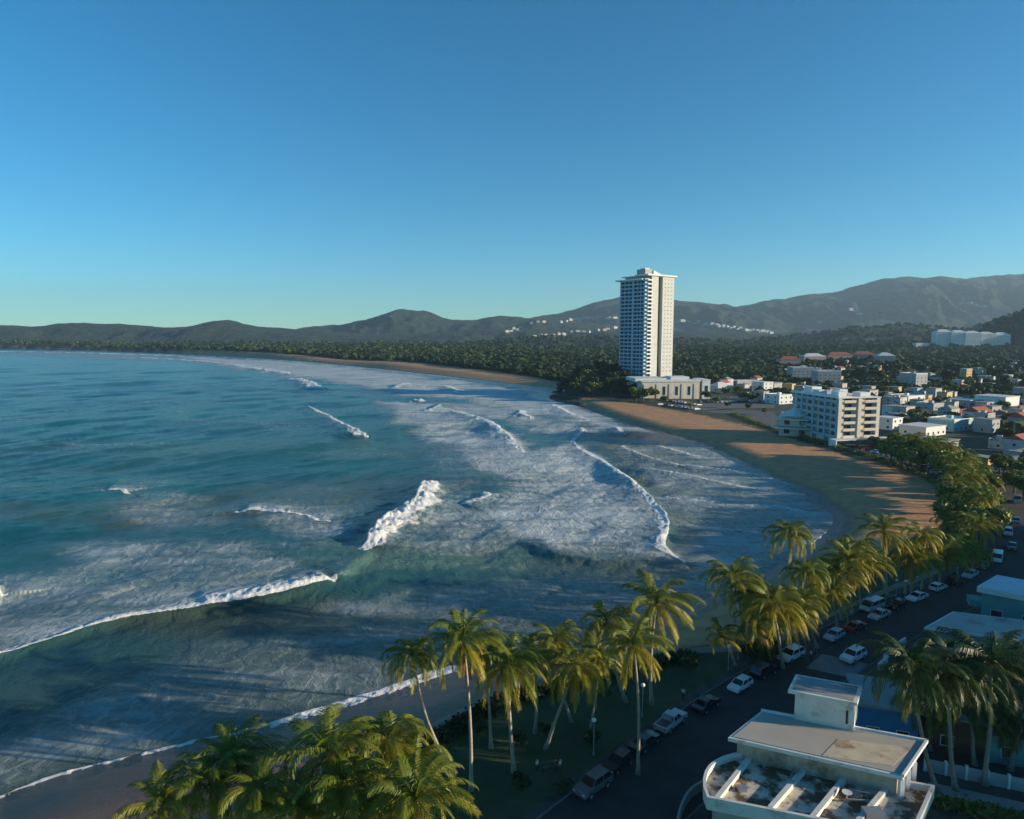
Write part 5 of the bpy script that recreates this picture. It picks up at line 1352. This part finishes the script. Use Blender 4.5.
# rocks at the headland
ROCK=plaster('dark_rock',(0.07,0.062,0.055),0.3,0.9,0.8)
for k in range(14):
    px=r.uniform(541,590);py=396+(px-541)/49*9+r.uniform(-2,2.5); x,y=G(px,py,0)
    bm_v=[];me=bpy.data.meshes.new('rock'); import bmesh
    bm=bmesh.new(); bmesh.ops.create_icosphere(bm,subdivisions=3,radius=1)
    s=r.uniform(1.6,3.6)
    for v in bm.verts:
        q=v.co.copy(); f=1+.35*(fbm(np.array([q.x*1.7+k*9]),np.array([q.y*1.7+q.z*2]),5,3)[0]-.5)*2; v.co=Vector((q.x*s*1.3*f,q.y*s*f,q.z*s*.6*f))
    bm.to_mesh(me); bm.free(); o=link_mesh('rock',me,ROCK); o.location=(x,y,0.2); o.rotation_euler=(0,0,r.uniform(0,3)); tag(o,'dark wet rock in the surf at the foot of the headland','rock','rocks off the headland')
# park hedge strip between lawn and sand
def scrub(name,line,n,hgt,wid,m,label,cat):
    rr=np.random.default_rng(4); P=np.array(line); L=np.hypot(*(P[1:]-P[:-1]).T); k=rr.choice(len(L),n,p=L/L.sum()); f=rr.uniform(0,1,n)[:,None]; c=P[k]*(1-f)+P[k+1]*f+rr.normal(size=(n,2))*wid
    hh=hgt*(0.35+0.9*fbm(c[:,0]/2.5,c[:,1]/2.5,8,2)); p=np.concatenate([c,(2.45+rr.uniform(0,1,n)*hh)[:,None]],1)
    nr=rr.normal(size=(n,3)); nr/=np.linalg.norm(nr,axis=1)[:,None]; a=np.cross(nr,rr.normal(size=(n,3))); a/=np.linalg.norm(a,axis=1)[:,None]; b=np.cross(nr,a); s=.22
    V=np.stack([p-a*s,p-b*s,p+a*s,p+b*s],1).reshape(-1,3); me=np_mesh(name,V,np.arange(n*4).reshape(-1,4)); set_attr(me,'age',np.repeat(rr.uniform(0,1,n),4)); me.materials.append(m)
    tag(link_mesh(name,me,kind='stuff'),label,cat)
scrub('beach_scrub',offset(sw,1.6),7000,1.5,.8,M_LEAF2,'green planted edge along the top of the beach','beach scrub')
scrub('ground_cover',[G(*p) for p in [(440,740),(500,702),(560,687),(640,667),(690,655)]],9000,.9,.7,M_LEAF3,'dark creeping ground cover between lawn and sand','ground cover')

# ================================================================== SKY, SUN, AIR, CAMERA
SUN_EL, SUN_AZ = R(11.5), R(100.0)       # azimuth clockwise from +Y
w = bpy.data.worlds.new('World'); scene.world = w; w.use_nodes = True
nt = w.node_tree; bg = nt.nodes['Background']
sky = nt.nodes.new('ShaderNodeTexSky'); sky.sky_type = 'NISHITA'; sky.sun_disc = False
sky.sun_elevation = SUN_EL; sky.sun_rotation = SUN_AZ; sky.altitude = 50
sky.air_density = 0.85; sky.dust_density = 0.0; sky.ozone_density = 4.0
hs = nt.nodes.new('ShaderNodeHueSaturation'); hs.inputs['Saturation'].default_value = 1.13; hs.inputs['Hue'].default_value = 0.50
tint = mixc(nt, 1.0, sky.outputs[0], (0.77,1.04,0.97), 'MULTIPLY')
nt.links.new(tint, hs.inputs['Color']); nt.links.new(hs.outputs[0], bg.inputs[0]); bg.inputs[1].default_value = 0.116
sl = bpy.data.lights.new('sun','SUN'); sl.energy = 5.0; sl.angle = R(0.5); sl.color = (1.0,0.84,0.60)
so = bpy.data.objects.new('sun', sl); COL.objects.link(so)
sdir = Vector((math.sin(SUN_AZ)*math.cos(SUN_EL), math.cos(SUN_AZ)*math.cos(SUN_EL), math.sin(SUN_EL)))
so.rotation_euler = sdir.to_track_quat('Z','Y').to_euler(); so.location = (200,0,200)

HAZE = True
if HAZE:
    m = bpy.data.materials.new('sea_air'); m.use_nodes = True; nt = m.node_tree
    nt.nodes.remove(nt.nodes['Principled BSDF'])
    pv = nt.nodes.new('ShaderNodeVolumePrincipled'); pv.inputs['Density'].default_value = 6.0e-5
    pv.inputs['Color'].default_value = (0.55,0.80,1.0,1); pv.inputs['Anisotropy'].default_value = 0.2
    nt.links.new(pv.outputs[0], nt.nodes['Material Output'].inputs['Volume'])
    MB().box(-14000,14000,-60,11200,-9,760).build('haze', m, kind='stuff')

cd = bpy.data.cameras.new('camera'); cam = bpy.data.objects.new('camera', cd); COL.objects.link(cam)
cd.sensor_width = 36; cd.lens = F/1024*36; cd.clip_end = 30000; cd.clip_start = 0.5
cam.location = (0,0,CAM_H); cam.rotation_euler = (R(90)-TH,0,0); scene.camera = cam
vs = scene.view_settings; vs.view_transform='Standard'; vs.look='None'; vs.gamma=1; vs.exposure = 0.58
cy = scene.cycles
cy.use_denoising = True
try: cy.denoiser = 'OPENIMAGEDENOISE'
except Exception: pass
cy.max_bounces = 6; cy.diffuse_bounces = 3; cy.glossy_bounces = 3; cy.transmission_bounces = 3; cy.transparent_max_bounces = 4; cy.volume_bounces = 0
cy.use_adaptive_sampling = True; cy.adaptive_threshold = 0.02; cy.caustics_reflective = False; cy.caustics_refractive = False
cy.sample_clamp_indirect = 4
